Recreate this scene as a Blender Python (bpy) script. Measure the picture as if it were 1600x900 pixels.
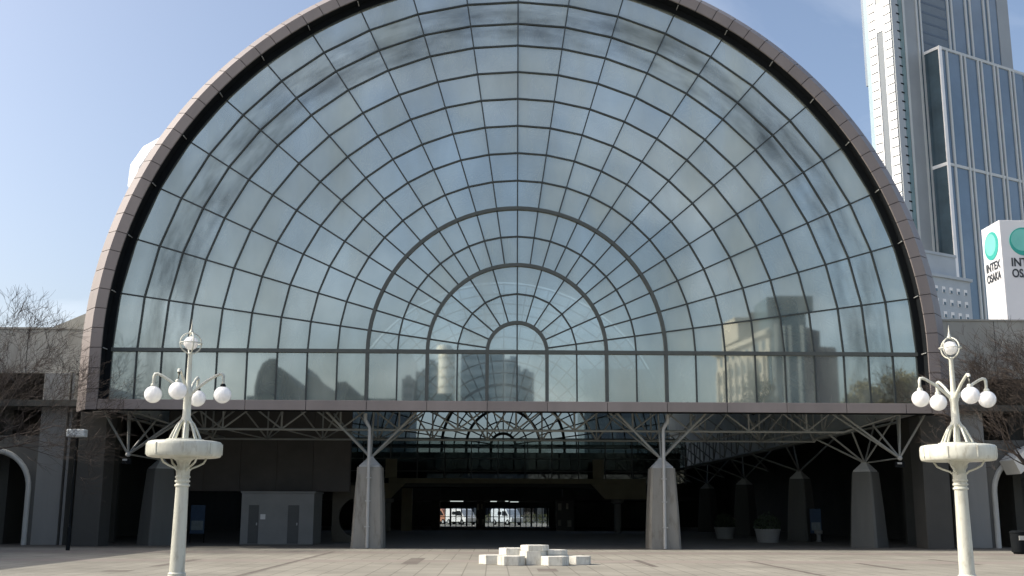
import bpy, bmesh, math, random
from math import sin, cos, pi, radians, sqrt, atan2
from mathutils import Vector, Matrix

# ------------------------------------------------------------------ reset
for o in list(bpy.data.objects):
    bpy.data.objects.remove(o, do_unlink=True)
scene = bpy.context.scene
col = scene.collection
random.seed(7)

# ------------------------------------------------------------------ camera
cam_d = bpy.data.cameras.new('camera')
cam = bpy.data.objects.new('camera', cam_d)
col.objects.link(cam)
cam_d.sensor_width = 36.0
cam_d.lens = 36.0 * 1616.2 / 1600.0
cam_d.shift_y = 45.26 / 1600.0
cam_d.clip_end = 6000
cam.matrix_world = (Matrix.Translation((-1.008, -44.98, 1.6)) @ Matrix.Rotation(radians(-0.972), 4, 'Z')
                    @ Matrix.Rotation(radians(90 + 10.642), 4, 'X') @ Matrix.Rotation(radians(0.218), 4, 'Z'))
scene.camera = cam

# ------------------------------------------------------------------ sky and sun
SUN_EL = radians(38)
SUN_DIR = Vector((-cos(SUN_EL) * cos(radians(1.5)), -cos(SUN_EL) * sin(radians(1.5)), sin(SUN_EL)))   # towards the sun: from the left
world = bpy.data.worlds.new('World')
scene.world = world
world.use_nodes = True
wn, wl = world.node_tree.nodes, world.node_tree.links
for n in list(wn):
    wn.remove(n)
w_out = wn.new('ShaderNodeOutputWorld')
w_bg = wn.new('ShaderNodeBackground')
w_bg.inputs['Strength'].default_value = 0.15
sky = wn.new('ShaderNodeTexSky')
sky.sky_type = 'NISHITA'
sky.sun_disc = False
sky.sun_elevation = SUN_EL
sky.sun_rotation = atan2(SUN_DIR.x, SUN_DIR.y)
sky.air_density = 0.95
sky.dust_density = 4.2
sky.ozone_density = 0.6
# thin clouds over the whole sky, laid out on a flat cloud layer above the place
w_tc = wn.new('ShaderNodeTexCoord')
w_sep = wn.new('ShaderNodeSeparateXYZ')
w_zz = wn.new('ShaderNodeMath'); w_zz.operation = 'MAXIMUM'; w_zz.inputs[1].default_value = 0.0
w_za = wn.new('ShaderNodeMath'); w_za.operation = 'ADD'; w_za.inputs[1].default_value = 0.22
w_dx = wn.new('ShaderNodeMath'); w_dx.operation = 'DIVIDE'
w_dy = wn.new('ShaderNodeMath'); w_dy.operation = 'DIVIDE'
w_cmb = wn.new('ShaderNodeCombineXYZ')
w_noise = wn.new('ShaderNodeTexNoise')
w_noise.inputs['Scale'].default_value = 1.15
w_noise.inputs['Detail'].default_value = 7
w_noise.inputs['Roughness'].default_value = 0.55
w_noise.inputs['Distortion'].default_value = 0.5
w_ramp = wn.new('ShaderNodeMapRange')
w_ramp.inputs['From Min'].default_value = 0.49
w_ramp.inputs['From Max'].default_value = 0.80
w_ramp.inputs['To Max'].default_value = 0.45
w_mix = wn.new('ShaderNodeMix'); w_mix.data_type = 'RGBA'
w_mix.inputs['B'].default_value = (7.2, 7.4, 7.7, 1)
wl.new(w_tc.outputs['Generated'], w_sep.inputs[0])
wl.new(w_sep.outputs['Z'], w_zz.inputs[0]); wl.new(w_zz.outputs[0], w_za.inputs[0])
wl.new(w_sep.outputs['X'], w_dx.inputs[0]); wl.new(w_za.outputs[0], w_dx.inputs[1])
wl.new(w_sep.outputs['Y'], w_dy.inputs[0]); wl.new(w_za.outputs[0], w_dy.inputs[1])
wl.new(w_dx.outputs[0], w_cmb.inputs[0]); wl.new(w_dy.outputs[0], w_cmb.inputs[1])
w_off = wn.new('ShaderNodeVectorMath'); w_off.operation = 'ADD'; w_off.inputs[1].default_value = (-6.0, 2.5, 3.0)
wl.new(w_cmb.outputs[0], w_off.inputs[0]); wl.new(w_off.outputs[0], w_noise.inputs['Vector'])
wl.new(w_noise.outputs['Fac'], w_ramp.inputs['Value'])
wl.new(w_ramp.outputs['Result'], w_mix.inputs['Factor'])
wl.new(sky.outputs['Color'], w_mix.inputs['A'])
wl.new(w_mix.outputs['Result'], w_bg.inputs['Color'])
wl.new(w_bg.outputs[0], w_out.inputs['Surface'])

sun_d = bpy.data.lights.new('sun', 'SUN')
sun_d.energy = 3.2
sun_d.angle = radians(0.53)
sun_d.color = (1.0, 0.93, 0.82)
sun = bpy.data.objects.new('sun', sun_d)
col.objects.link(sun)
sun.rotation_euler = SUN_DIR.to_track_quat('Z', 'Y').to_euler()

scene.render.engine = 'CYCLES'
scene.view_settings.view_transform = 'Standard'
scene.view_settings.look = 'None'
scene.view_settings.gamma = 1.0
scene.view_settings.use_curve_mapping = False
scene.view_settings.exposure = 0.56
scene.cycles.max_bounces = 8
scene.cycles.transparent_max_bounces = 16
scene.cycles.sample_clamp_indirect = 6.0

# ------------------------------------------------------------------ materials
MATS = {}
def mat(name, color, rough=0.6, var=0.12, scale=1.5, bump=0.0, bscale=20.0, metal=0.0, spec=0.5, fine=0.0, streak=False):
    """procedural surface: base colour broken up by noise, optional vertical streaks and fine relief"""
    if name in MATS:
        return MATS[name]
    m = bpy.data.materials.new(name)
    m.use_nodes = True
    nt, n, l = m.node_tree, m.node_tree.nodes, m.node_tree.links
    b = n['Principled BSDF']
    b.inputs['Roughness'].default_value = rough
    b.inputs['Metallic'].default_value = metal
    b.inputs['Specular IOR Level'].default_value = spec
    tc = n.new('ShaderNodeTexCoord')
    geo = n.new('ShaderNodeNewGeometry')
    mp = n.new('ShaderNodeMapping')
    if streak:
        mp.inputs['Scale'].default_value = (1, 1, 0.12)
    l.new(geo.outputs['Position'], mp.inputs['Vector'])
    nz = n.new('ShaderNodeTexNoise')
    nz.inputs['Scale'].default_value = scale
    nz.inputs['Detail'].default_value = 6
    nz.inputs['Roughness'].default_value = 0.6
    l.new(mp.outputs[0], nz.inputs['Vector'])
    oi = n.new('ShaderNodeObjectInfo')
    ad = n.new('ShaderNodeMath'); ad.operation = 'MULTIPLY_ADD'
    l.new(oi.outputs['Random'], ad.inputs[0]); ad.inputs[1].default_value = 0.22
    l.new(nz.outputs['Fac'], ad.inputs[2])
    mr = n.new('ShaderNodeMapRange')
    mr.inputs['From Min'].default_value = 0.36; mr.inputs['From Max'].default_value = 0.86
    mr.inputs['To Min'].default_value = 1 - var; mr.inputs['To Max'].default_value = 1 + var
    l.new(ad.outputs[0], mr.inputs['Value'])
    mx = n.new('ShaderNodeVectorMath'); mx.operation = 'SCALE'
    mx.inputs[0].default_value = color[:3]
    l.new(mr.outputs[0], mx.inputs['Scale'])
    if fine > 0:
        # stains: sparse runs and blotches of brown-grey dirt
        mp9 = n.new('ShaderNodeMapping'); mp9.inputs['Scale'].default_value = (1, 1, 0.3)
        l.new(geo.outputs['Position'], mp9.inputs['Vector'])
        n9 = n.new('ShaderNodeTexNoise'); n9.inputs['Scale'].default_value = scale * 2.2; n9.inputs['Detail'].default_value = 7; n9.inputs['Roughness'].default_value = 0.65
        l.new(mp9.outputs[0], n9.inputs['Vector'])
        r9 = n.new('ShaderNodeMapRange'); r9.inputs['From Min'].default_value = 0.52; r9.inputs['From Max'].default_value = 0.72; r9.inputs['To Max'].default_value = fine
        l.new(n9.outputs['Fac'], r9.inputs['Value'])
        c9 = n.new('ShaderNodeMix'); c9.data_type = 'RGBA'
        c9.inputs['B'].default_value = (color[0] * 0.42, color[1] * 0.36, color[2] * 0.28, 1)
        l.new(r9.outputs[0], c9.inputs['Factor']); l.new(mx.outputs[0], c9.inputs['A'])
        l.new(c9.outputs['Result'], b.inputs['Base Color'])
    else:
        l.new(mx.outputs[0], b.inputs['Base Color'])
    if bump > 0:
        n2 = n.new('ShaderNodeTexNoise'); n2.inputs['Scale'].default_value = bscale; n2.inputs['Detail'].default_value = 4
        l.new(geo.outputs['Position'], n2.inputs['Vector'])
        bp = n.new('ShaderNodeBump'); bp.inputs['Strength'].default_value = bump; bp.inputs['Distance'].default_value = 0.02
        l.new(n2.outputs['Fac'], bp.inputs['Height'])
        l.new(bp.outputs[0], b.inputs['Normal'])
    MATS[name] = m
    return m

def glass_mat(name, refl, tint, gloss_col, rough=0.015, dirt=0.05, dirt_col=(0.3, 0.31, 0.29), wave=0.0, smudge_and_truss=False):
    m = bpy.data.materials.new(name)
    m.use_nodes = True
    n, l = m.node_tree.nodes, m.node_tree.links
    for x in list(n):
        n.remove(x)
    out = n.new('ShaderNodeOutputMaterial')
    tr = n.new('ShaderNodeBsdfTransparent'); tr.inputs[0].default_value = (*tint, 1)
    gl = n.new('ShaderNodeBsdfGlossy'); gl.inputs['Color'].default_value = (*gloss_col, 1); gl.inputs['Roughness'].default_value = rough
    df = n.new('ShaderNodeBsdfDiffuse'); df.inputs[0].default_value = (*dirt_col, 1)
    lw = n.new('ShaderNodeLayerWeight'); lw.inputs['Blend'].default_value = 0.35
    mr = n.new('ShaderNodeMapRange'); mr.inputs['To Min'].default_value = refl; mr.inputs['To Max'].default_value = min(1, refl + 0.4)
    l.new(lw.outputs['Fresnel'], mr.inputs['Value'])
    m1 = n.new('ShaderNodeMixShader'); m2 = n.new('ShaderNodeMixShader')
    l.new(mr.outputs[0], m1.inputs[0]); l.new(tr.outputs[0], m1.inputs[1]); l.new(gl.outputs[0], m1.inputs[2])
    geo = n.new('ShaderNodeNewGeometry')
    mp = n.new('ShaderNodeMapping'); mp.inputs['Scale'].default_value = (1, 1, 0.35)
    l.new(geo.outputs['Position'], mp.inputs[0])
    nz = n.new('ShaderNodeTexNoise'); nz.inputs['Scale'].default_value = 0.45; nz.inputs['Detail'].default_value = 3; nz.inputs['Roughness'].default_value = 0.5
    l.new(mp.outputs[0], nz.inputs['Vector'])
    oi = n.new('ShaderNodeObjectInfo')
    a1 = n.new('ShaderNodeMath'); a1.operation = 'MULTIPLY_ADD'; a1.inputs[1].default_value = 0.2
    l.new(oi.outputs['Random'], a1.inputs[0]); l.new(nz.outputs['Fac'], a1.inputs[2])
    dr = n.new('ShaderNodeMapRange'); dr.inputs['From Min'].default_value = 0.42; dr.inputs['From Max'].default_value = 0.85
    dr.inputs['To Min'].default_value = dirt * 0.25; dr.inputs['To Max'].default_value = dirt * 2.2
    l.new(a1.outputs[0], dr.inputs['Value'])
    l.new(dr.outputs[0], m2.inputs[0]); l.new(m1.outputs[0], m2.inputs[1]); l.new(df.outputs[0], m2.inputs[2])
    if wave > 0:
        n3 = n.new('ShaderNodeTexNoise'); n3.inputs['Scale'].default_value = 0.9; n3.inputs['Detail'].default_value = 1
        l.new(geo.outputs['Position'], n3.inputs['Vector'])
        bp = n.new('ShaderNodeBump'); bp.inputs['Strength'].default_value = 1.0; bp.inputs['Distance'].default_value = wave
        l.new(n3.outputs['Fac'], bp.inputs['Height'])
        l.new(bp.outputs[0], gl.inputs['Normal'])
    if smudge_and_truss:
        # uneven, weather-stained coating: broad soft blotches; truss behind painted as dark bands on outer rings
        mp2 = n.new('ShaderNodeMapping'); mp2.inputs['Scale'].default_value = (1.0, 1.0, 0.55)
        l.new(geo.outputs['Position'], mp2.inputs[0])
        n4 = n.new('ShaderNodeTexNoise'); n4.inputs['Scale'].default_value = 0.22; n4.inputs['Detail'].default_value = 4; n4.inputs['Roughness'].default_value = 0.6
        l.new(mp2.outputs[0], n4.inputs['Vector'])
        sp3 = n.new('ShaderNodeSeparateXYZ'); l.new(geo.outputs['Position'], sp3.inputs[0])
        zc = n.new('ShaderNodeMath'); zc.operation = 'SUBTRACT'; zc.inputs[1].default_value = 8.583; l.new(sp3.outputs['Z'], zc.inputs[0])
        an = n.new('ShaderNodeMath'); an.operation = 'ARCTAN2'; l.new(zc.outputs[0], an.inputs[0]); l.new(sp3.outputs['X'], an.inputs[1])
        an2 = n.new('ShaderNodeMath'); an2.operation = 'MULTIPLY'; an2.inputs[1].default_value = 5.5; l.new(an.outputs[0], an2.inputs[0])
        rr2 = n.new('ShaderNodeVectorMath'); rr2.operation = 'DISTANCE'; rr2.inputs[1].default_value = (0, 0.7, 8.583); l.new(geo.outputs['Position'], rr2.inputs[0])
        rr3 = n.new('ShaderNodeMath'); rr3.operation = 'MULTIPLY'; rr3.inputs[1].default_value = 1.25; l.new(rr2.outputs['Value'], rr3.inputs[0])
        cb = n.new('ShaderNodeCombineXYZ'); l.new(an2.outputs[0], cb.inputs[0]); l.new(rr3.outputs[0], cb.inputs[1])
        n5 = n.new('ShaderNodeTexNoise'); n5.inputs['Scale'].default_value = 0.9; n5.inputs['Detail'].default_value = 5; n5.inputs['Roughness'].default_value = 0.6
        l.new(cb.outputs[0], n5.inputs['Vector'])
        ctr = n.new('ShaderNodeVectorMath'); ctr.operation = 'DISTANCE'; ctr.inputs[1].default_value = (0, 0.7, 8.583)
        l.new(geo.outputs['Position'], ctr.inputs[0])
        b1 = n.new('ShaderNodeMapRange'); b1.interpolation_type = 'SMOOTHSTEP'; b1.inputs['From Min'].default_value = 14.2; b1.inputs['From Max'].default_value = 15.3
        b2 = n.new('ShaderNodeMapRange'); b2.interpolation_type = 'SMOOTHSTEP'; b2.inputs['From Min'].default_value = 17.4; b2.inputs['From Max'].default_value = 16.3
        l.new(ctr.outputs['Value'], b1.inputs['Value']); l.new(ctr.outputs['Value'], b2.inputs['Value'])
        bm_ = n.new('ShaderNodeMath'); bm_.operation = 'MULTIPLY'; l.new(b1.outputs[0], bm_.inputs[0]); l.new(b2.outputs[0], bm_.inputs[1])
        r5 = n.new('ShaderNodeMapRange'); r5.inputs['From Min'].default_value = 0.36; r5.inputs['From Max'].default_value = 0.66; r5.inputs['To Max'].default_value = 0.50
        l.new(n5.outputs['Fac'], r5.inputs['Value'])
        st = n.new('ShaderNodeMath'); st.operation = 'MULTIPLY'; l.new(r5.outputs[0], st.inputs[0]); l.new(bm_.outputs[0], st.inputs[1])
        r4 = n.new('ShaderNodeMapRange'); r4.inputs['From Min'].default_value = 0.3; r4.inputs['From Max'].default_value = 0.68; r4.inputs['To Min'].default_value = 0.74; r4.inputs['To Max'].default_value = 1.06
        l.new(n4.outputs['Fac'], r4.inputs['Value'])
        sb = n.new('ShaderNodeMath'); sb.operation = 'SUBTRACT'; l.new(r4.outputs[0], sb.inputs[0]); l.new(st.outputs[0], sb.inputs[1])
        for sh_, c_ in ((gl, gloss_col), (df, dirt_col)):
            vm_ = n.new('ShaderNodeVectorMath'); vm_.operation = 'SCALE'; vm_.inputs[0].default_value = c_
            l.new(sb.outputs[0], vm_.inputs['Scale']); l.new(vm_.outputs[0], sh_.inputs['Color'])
    # the slab's far face lets the ray straight out, so a pane reflects once
    m3 = n.new('ShaderNodeMixShader')
    t2 = n.new('ShaderNodeBsdfTransparent')
    l.new(geo.outputs['Backfacing'], m3.inputs[0]); l.new(m2.outputs[0], m3.inputs[1]); l.new(t2.outputs[0], m3.inputs[2])
    l.new(m3.outputs[0], out.inputs['Surface'])
    MATS[name] = m
    return m

def emit_mat(name, color, s):
    m = bpy.data.materials.new(name); m.use_nodes = True
    b = m.node_tree.nodes['Principled BSDF']
    b.inputs['Base Color'].default_value = (*color, 1)
    b.inputs['Emission Color'].default_value = (*color, 1)
    b.inputs['Emission Strength'].default_value = s
    MATS[name] = m
    return m

GRANITE = mat('pink_granite', (0.198, 0.176, 0.170), 0.55, 0.13, 0.8, 0.08, 60, streak=True)
BLACK = mat('black_metal', (0.010, 0.012, 0.014), 0.8, 0.15, 2, spec=0.08)
MULLION = mat('dark_green_mullion', (0.028, 0.036, 0.036), 0.5, 0.15, 3)
RIB = mat('grey_green_rib', (0.062, 0.072, 0.068), 0.5, 0.15, 3)
GLASS = glass_mat('reflective_glass', 0.66, (0.48, 0.55, 0.52), (0.84, 0.89, 0.83), 0.025, 0.28, (0.46, 0.52, 0.465), 0, smudge_and_truss=True)
CLEAR = glass_mat('clear_glass', 0.10, (0.52, 0.60, 0.68), (0.8, 0.85, 0.88), 0.01, 0.04)
SMOKE = glass_mat('smoked_glass', 0.10, (0.36, 0.42, 0.41), (0.6, 0.68, 0.68), 0.02, 0.04, (0.1, 0.11, 0.1))
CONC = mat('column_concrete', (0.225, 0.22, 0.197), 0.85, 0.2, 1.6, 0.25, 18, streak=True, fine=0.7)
CONC2 = mat('shaded_column_concrete', (0.105, 0.108, 0.10), 0.85, 0.14, 1.6, 0.25, 18, streak=True)  # column concrete with the deeper shade of the aisle put into its colour
STEEL = mat('painted_truss_steel', (0.24, 0.25, 0.235), 0.5, 0.12, 2)
PIPE = mat('drain_pipe_paint', (0.38, 0.39, 0.38), 0.4, 0.08, 2)
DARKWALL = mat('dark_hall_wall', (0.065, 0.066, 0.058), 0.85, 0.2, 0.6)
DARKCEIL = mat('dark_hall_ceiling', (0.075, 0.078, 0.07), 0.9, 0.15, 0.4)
VAULTIN = mat('vault_lining', (0.62, 0.64, 0.62), 0.8, 0.15, 0.5)
ROOFWHITE = mat('white_roof_sheet', (0.74, 0.76, 0.78), 0.45, 0.05, 1)
WINGWALL = mat('wing_render', (0.35, 0.345, 0.31), 0.85, 0.12, 0.7, 0.12, 14, streak=True, fine=0.5)
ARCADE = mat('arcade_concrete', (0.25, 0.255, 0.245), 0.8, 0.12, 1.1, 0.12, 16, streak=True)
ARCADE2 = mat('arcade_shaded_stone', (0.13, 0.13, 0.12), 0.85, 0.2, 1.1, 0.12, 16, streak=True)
BROWN = mat('olive_brown_cladding', (0.27, 0.24, 0.155), 0.8, 0.15, 1)
KIOSK = mat('kiosk_grey', (0.20, 0.205, 0.195), 0.7, 0.1, 1.2)
LAMPPAINT = mat('cream_lamp_paint', (0.58, 0.59, 0.52), 0.42, 0.16, 4.5, 0.10, 30, streak=True, fine=0.55)
GLOBE = mat('milk_glass', (0.84, 0.84, 0.84), 0.18, 0.02, 2)
_gb = GLOBE.node_tree.nodes['Principled BSDF']
_gb.inputs['Subsurface Weight'].default_value = 0.9; _gb.inputs['Subsurface Radius'].default_value = (1, 1, 1); _gb.inputs['Subsurface Scale'].default_value = 0.35
BLOCK = mat('white_block_stone', (0.62, 0.61, 0.55), 0.75, 0.14, 5, 0.2, 40, fine=0.6)
BARK = mat('bark', (0.055, 0.043, 0.036), 0.9, 0.25, 5)

# ------------------------------------------------------------------ object helpers
def link(o, parent=None):
    col.objects.link(o)
    if parent is not None:
        o.parent = parent
    return o
def empty(name, loc=(0, 0, 0), rz=0.0):
    o = bpy.data.objects.new(name, None)
    o.location = loc; o.rotation_euler = (0, 0, rz)
    o.empty_display_size = 0.3
    return link(o)
def tag(o, label=None, cat=None, group=None, kind=None):
    if label: o['label'] = label
    if cat: o['category'] = cat
    if group: o['group'] = group
    if kind: o['kind'] = kind
    return o
class MB:
    """collects shapes for ONE mesh"""
    def __init__(s):
        s.v = []; s.f = []
    def add(s, vs, fs):
        k = len(s.v)
        s.v += [tuple(v) for v in vs]; s.f += [tuple(i + k for i in f) for f in fs]
        return s
    def box(s, x0, x1, y0, y1, z0, z1):
        return s.add([(x0, y0, z0), (x1, y0, z0), (x1, y1, z0), (x0, y1, z0), (x0, y0, z1), (x1, y0, z1), (x1, y1, z1), (x0, y1, z1)],
                     [(0, 3, 2, 1), (4, 5, 6, 7), (0, 1, 5, 4), (1, 2, 6, 5), (2, 3, 7, 6), (3, 0, 4, 7)])
    def prism(s, poly, y0, y1):
        """polygon of (x, z) extruded along y"""
        n = len(poly)
        vs = [(x, y0, z) for x, z in poly] + [(x, y1, z) for x, z in poly]
        fs = [tuple(range(n)), tuple(range(2 * n - 1, n - 1, -1))]
        fs += [((i + 1) % n, i, n + i, n + (i + 1) % n) for i in range(n)]
        return s.add(vs, fs)
    def vprism(s, poly, z0, z1, top=1.0):
        """polygon of (x, y) extruded up, the top scaled about its centre"""
        n = len(poly)
        cx = sum(p[0] for p in poly) / n; cy = sum(p[1] for p in poly) / n
        vs = [(x, y, z0) for x, y in poly] + [(cx + (x - cx) * top, cy + (y - cy) * top, z1) for x, y in poly]
        fs = [tuple(range(n - 1, -1, -1)), tuple(range(n, 2 * n))]
        fs += [(i, (i + 1) % n, n + (i + 1) % n, n + i) for i in range(n)]
        return s.add(vs, fs)
    def bar(s, p, q, w, y0, y1):
        """flat bar in the x-z plane from p to q, y0..y1 deep"""
        dx, dz = q[0] - p[0], q[1] - p[1]
        L = sqrt(dx * dx + dz * dz); nx, nz = -dz / L * w / 2, dx / L * w / 2
        return s.prism([(p[0] - nx, p[1] - nz), (q[0] - nx, q[1] - nz), (q[0] + nx, q[1] + nz), (p[0] + nx, p[1] + nz)], y0, y1)
    def tube(s, pts, radii, seg=8, cap=True):
        pts = [Vector(p) for p in pts]
        if not hasattr(radii, '__len__'):
            radii = [radii] * len(pts)
        rings = []
        up = None
        for i, p in enumerate(pts):
            d = (pts[min(i + 1, len(pts) - 1)] - pts[max(i - 1, 0)])
            d = d.normalized() if d.length > 1e-9 else Vector((0, 0, 1))
            if up is None:
                up = Vector((0, 0, 1)) if abs(d.z) < 0.9 else Vector((1, 0, 0))
            a = d.cross(up)
            if a.length < 1e-6:
                a = d.cross(Vector((0, 1, 0)))
            a.normalize(); b = d.cross(a); up = -b if False else up
            rings.append([p + (a * cos(2 * pi * k / seg) + b * sin(2 * pi * k / seg)) * radii[i] for k in range(seg)])
        vs = [v for r in rings for v in r]
        fs = []
        for i in range(len(pts) - 1):
            for k in range(seg):
                fs.append((i * seg + k, i * seg + (k + 1) % seg, (i + 1) * seg + (k + 1) % seg, (i + 1) * seg + k))
        if cap:
            fs.append(tuple(range(seg - 1, -1, -1)))
            fs.append(tuple(range((len(pts) - 1) * seg, len(pts) * seg)))
        return s.add(vs, fs)
    def lathe(s, prof, seg=24, c=(0, 0, 0)):
        """profile of (r, z) turned about the z axis"""
        vs = []; fs = []
        for r, z in prof:
            vs += [(c[0] + r * cos(2 * pi * k / seg), c[1] + r * sin(2 * pi * k / seg), c[2] + z) for k in range(seg)]
        n = len(prof)
        for i in range(n - 1):
            for k in range(seg):
                fs.append((i * seg + k, i * seg + (k + 1) % seg, (i + 1) * seg + (k + 1) % seg, (i + 1) * seg + k))
        fs.append(tuple(range(seg - 1, -1, -1))); fs.append(tuple(range((n - 1) * seg, n * seg)))
        return s.add(vs, fs)
    def mesh(s, name, m, smooth=None, bevel=0.0):
        me = bpy.data.meshes.new(name)
        me.from_pydata(s.v, [], s.f)
        bm = bmesh.new(); bm.from_mesh(me)
        bmesh.ops.recalc_face_normals(bm, faces=bm.faces)
        if bevel > 0:
            es = [e for e in bm.edges if len(e.link_faces) == 2 and e.calc_face_angle(0) > 0.6]
            bmesh.ops.bevel(bm, geom=es, offset=bevel, segments=2, affect='EDGES', profile=0.6)
        if smooth is not None:
            for f in bm.faces: f.smooth = True
            for e in bm.edges:
                if len(e.link_faces) == 2 and e.calc_face_angle(0) > smooth: e.smooth = False
        bm.to_mesh(me); bm.free()
        me.materials.append(m)
        return me
    def build(s, name, m, parent=None, smooth=None, bevel=0.0):
        return link(bpy.data.objects.new(name, s.mesh(name, m, smooth, bevel)), parent)
def inst(name, me, parent=None, loc=(0, 0, 0), mw=None):
    o = bpy.data.objects.new(name, me)
    if mw is not None: o.matrix_local = mw
    else: o.location = loc
    return link(o, parent)
def copy_tree(o, parent=None):
    c = o.copy(); col.objects.link(c); c.parent = parent
    for ch in list(o.children):
        copy_tree(ch, c)
    return c
_unit = {}
def strut(name, a, b, r, m, parent):
    """a straight round bar from a to b sharing one unit mesh"""
    if m.name not in _unit:
        _unit[m.name] = MB().tube([(0, 0, 0), (0, 0, 1)], 1.0, 8).mesh('round_bar', m, smooth=0.7)
    a, b = Vector(a), Vector(b); d = b - a
    mw = Matrix.Translation(a) @ d.to_track_quat('Z', 'Y').to_matrix().to_4x4() @ Matrix.Diagonal((r, r, d.length, 1))
    return inst(name, _unit[m.name], parent, mw=mw)

# ================================================================== GROUND
def ground_mat():
    m = bpy.data.materials.new('plaza_paving'); m.use_nodes = True
    n, l = m.node_tree.nodes, m.node_tree.links
    b = n['Principled BSDF']; b.inputs['Roughness'].default_value = 0.85; b.inputs['Specular IOR Level'].default_value = 0.3
    geo = n.new('ShaderNodeNewGeometry')
    br = n.new('ShaderNodeTexBrick'); br.offset = 0.0
    br.inputs['Scale'].default_value = 1.0
    br.inputs['Brick Width'].default_value = 0.6; br.inputs['Row Height'].default_value = 0.6
    br.inputs['Mortar Size'].default_value = 0.018
    br.inputs['Color1'].default_value = (0.275, 0.262, 0.222, 1); br.inputs['Color2'].default_value = (0.31, 0.297, 0.252, 1)
    br.inputs['Mortar'].default_value = (0.19, 0.175, 0.15, 1)
    l.new(geo.outputs['Position'], br.inputs['Vector'])
    nz = n.new('ShaderNodeTexNoise'); nz.inputs['Scale'].default_value = 0.35; nz.inputs['Detail'].default_value = 8; nz.inputs['Roughness'].default_value = 0.65
    l.new(geo.outputs['Position'], nz.inputs['Vector'])
    mr = n.new('ShaderNodeMapRange'); mr.inputs['From Min'].default_value = 0.3; mr.inputs['From Max'].default_value = 0.7
    mr.inputs['To Min'].default_value = 0.72; mr.inputs['To Max'].default_value = 1.12
    l.new(nz.outputs['Fac'], mr.inputs['Value'])
    sc = n.new('ShaderNodeVectorMath'); sc.operation = 'SCALE'
    l.new(br.outputs['Color'], sc.inputs[0]); l.new(mr.outputs[0], sc.inputs['Scale'])
    l.new(sc.outputs[0], b.inputs['Base Color'])
    bp = n.new('ShaderNodeBump'); bp.inputs['Strength'].default_value = 0.25; bp.inputs['Distance'].default_value = 0.01
    l.new(br.outputs['Fac'], bp.inputs['Height']); bp.invert = True
    l.new(bp.outputs[0], b.inputs['Normal'])
    return m
GROUND = ground_mat()
g = MB().add([(-2500, -2500, 0), (2500, -2500, 0), (2500, 2500, 0), (-2500, 2500, 0)], [(0, 1, 2, 3)]).build('ground', GROUND)
tag(g, 'beige paved plaza in front of the glass hall', kind='structure')
HALLFLOOR = mat('hall_floor_tile', (0.115, 0.108, 0.092), 0.75, 0.2, 0.5)
fl = MB().add([(-24, 0.75, 0.004), (24, 0.75, 0.004), (24, 67.5, 0.004), (-24, 67.5, 0.004)], [(0, 1, 2, 3)]).build('hall_floor', HALLFLOOR)
tag(fl, 'dark tiled floor under the vaulted hall', kind='structure')
BAND = mat('paving_band_dark', (0.155, 0.135, 0.115), 0.85, 0.3, 1.2)
BANDP = mat('paving_band_pink', (0.24, 0.212, 0.185), 0.85, 0.15, 0.8)
for (x, y0, y1, w) in [(-7.33, -19.5, -2.8, 0.16), (-3.58, -12.6, -8.3, 0.5), (-10.77, -14.2, -9.7, 0.3), (3.8, -13.7, -9.2, 0.22),
                       (7.48, -20, -9.9, 0.2), (10.7, -15, -11, 0.24), (-11.0, -16.8, -16.1, 0.7), (0.5, -16.2, -14.8, 0.55), (14.3, -12, -8.0, 0.2)]:
    s = MB().add([(x - w / 2, y0, 0.004), (x + w / 2, y0, 0.004), (x + w / 2, y1, 0.004), (x - w / 2, y1, 0.004)], [(0, 1, 2, 3)]).build('paving_strip', BAND)
    tag(s, 'narrow dark strip in the plaza paving', kind='structure')
for (y0, y1) in [(-4.6, -2.4), (-11.3, -9.6)]:
    s = MB().add([(-60, y0, 0.002), (60, y0, 0.002), (60, y1, 0.002), (-60, y1, 0.002)], [(0, 1, 2, 3)]).build('paving_course', BANDP)
    tag(s, 'pinkish cross course in the plaza paving', kind='structure')

# ================================================================== EXHIBITION HALL
U = 1.3322; ZB = 8.583; ZL = 6.2; GY = 0.70
RI = 18.2
NS = 22; DA = pi / NS
R_OUT = 13.49 * U
RINGS = [1, 2, 3, 4, 5, 6, 7, 8, 9, 10, 11, 11.83, 12.66, 13.49]
hall = empty('exhibition_hall', (0, 0, 0))
tag(hall, 'large barrel vaulted exhibition hall with semicircular fan shaped glass front and pinkish stone arch', 'building')
def pol(r, a, zb=ZB):
    return (r * cos(a), zb + r * sin(a))
def angles(k):
    """radial angles of the band whose outer ring is k units"""
    if k <= 1: return [0, pi / 2, pi]
    if k <= 3: return [0] + [pi / 2 + j * 2 * DA for j in range(-5, 6)] + [pi]
    return [j * DA for j in range(NS + 1)]

# --- arch frame: black backing with its deep reveal, stone panels proud of it
def arch_section(prof, a0, a1, n):
    vs = []; fs = []
    k = len(prof)
    for i in range(n + 1):
        a = a0 + (a1 - a0) * i / n
        vs += [(r * cos(a), y, r * sin(a)) for r, y in prof]
    for i in range(n):
        for j in range(k):
            fs.append((i * k + j, i * k + (j + 1) % k, (i + 1) * k + (j + 1) % k, (i + 1) * k + j))
    fs.append(tuple(range(k))); fs.append(tuple(range((n + 1) * k - 1, n * k - 1, -1)))
    return vs, fs
mb = MB()
prof = [(RI + 0.015, 0.10), (RI + 0.45, 0.10), (RI + 1.33, 1.42), (RI + 1.33, 1.56), (RI + 0.74, 1.56), (RI + 0.58, 0.95), (RI + 0.015, 0.95)]
vs, fs = arch_section(prof, 0, pi, 88)
mb.add([(x, y, z + ZB) for x, y, z in vs], fs)
for s in (-1, 1):
    poly = [(s * r, y) for r, y in prof]
    mb.vprism(poly, 5.90, ZB - 0.001)
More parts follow.
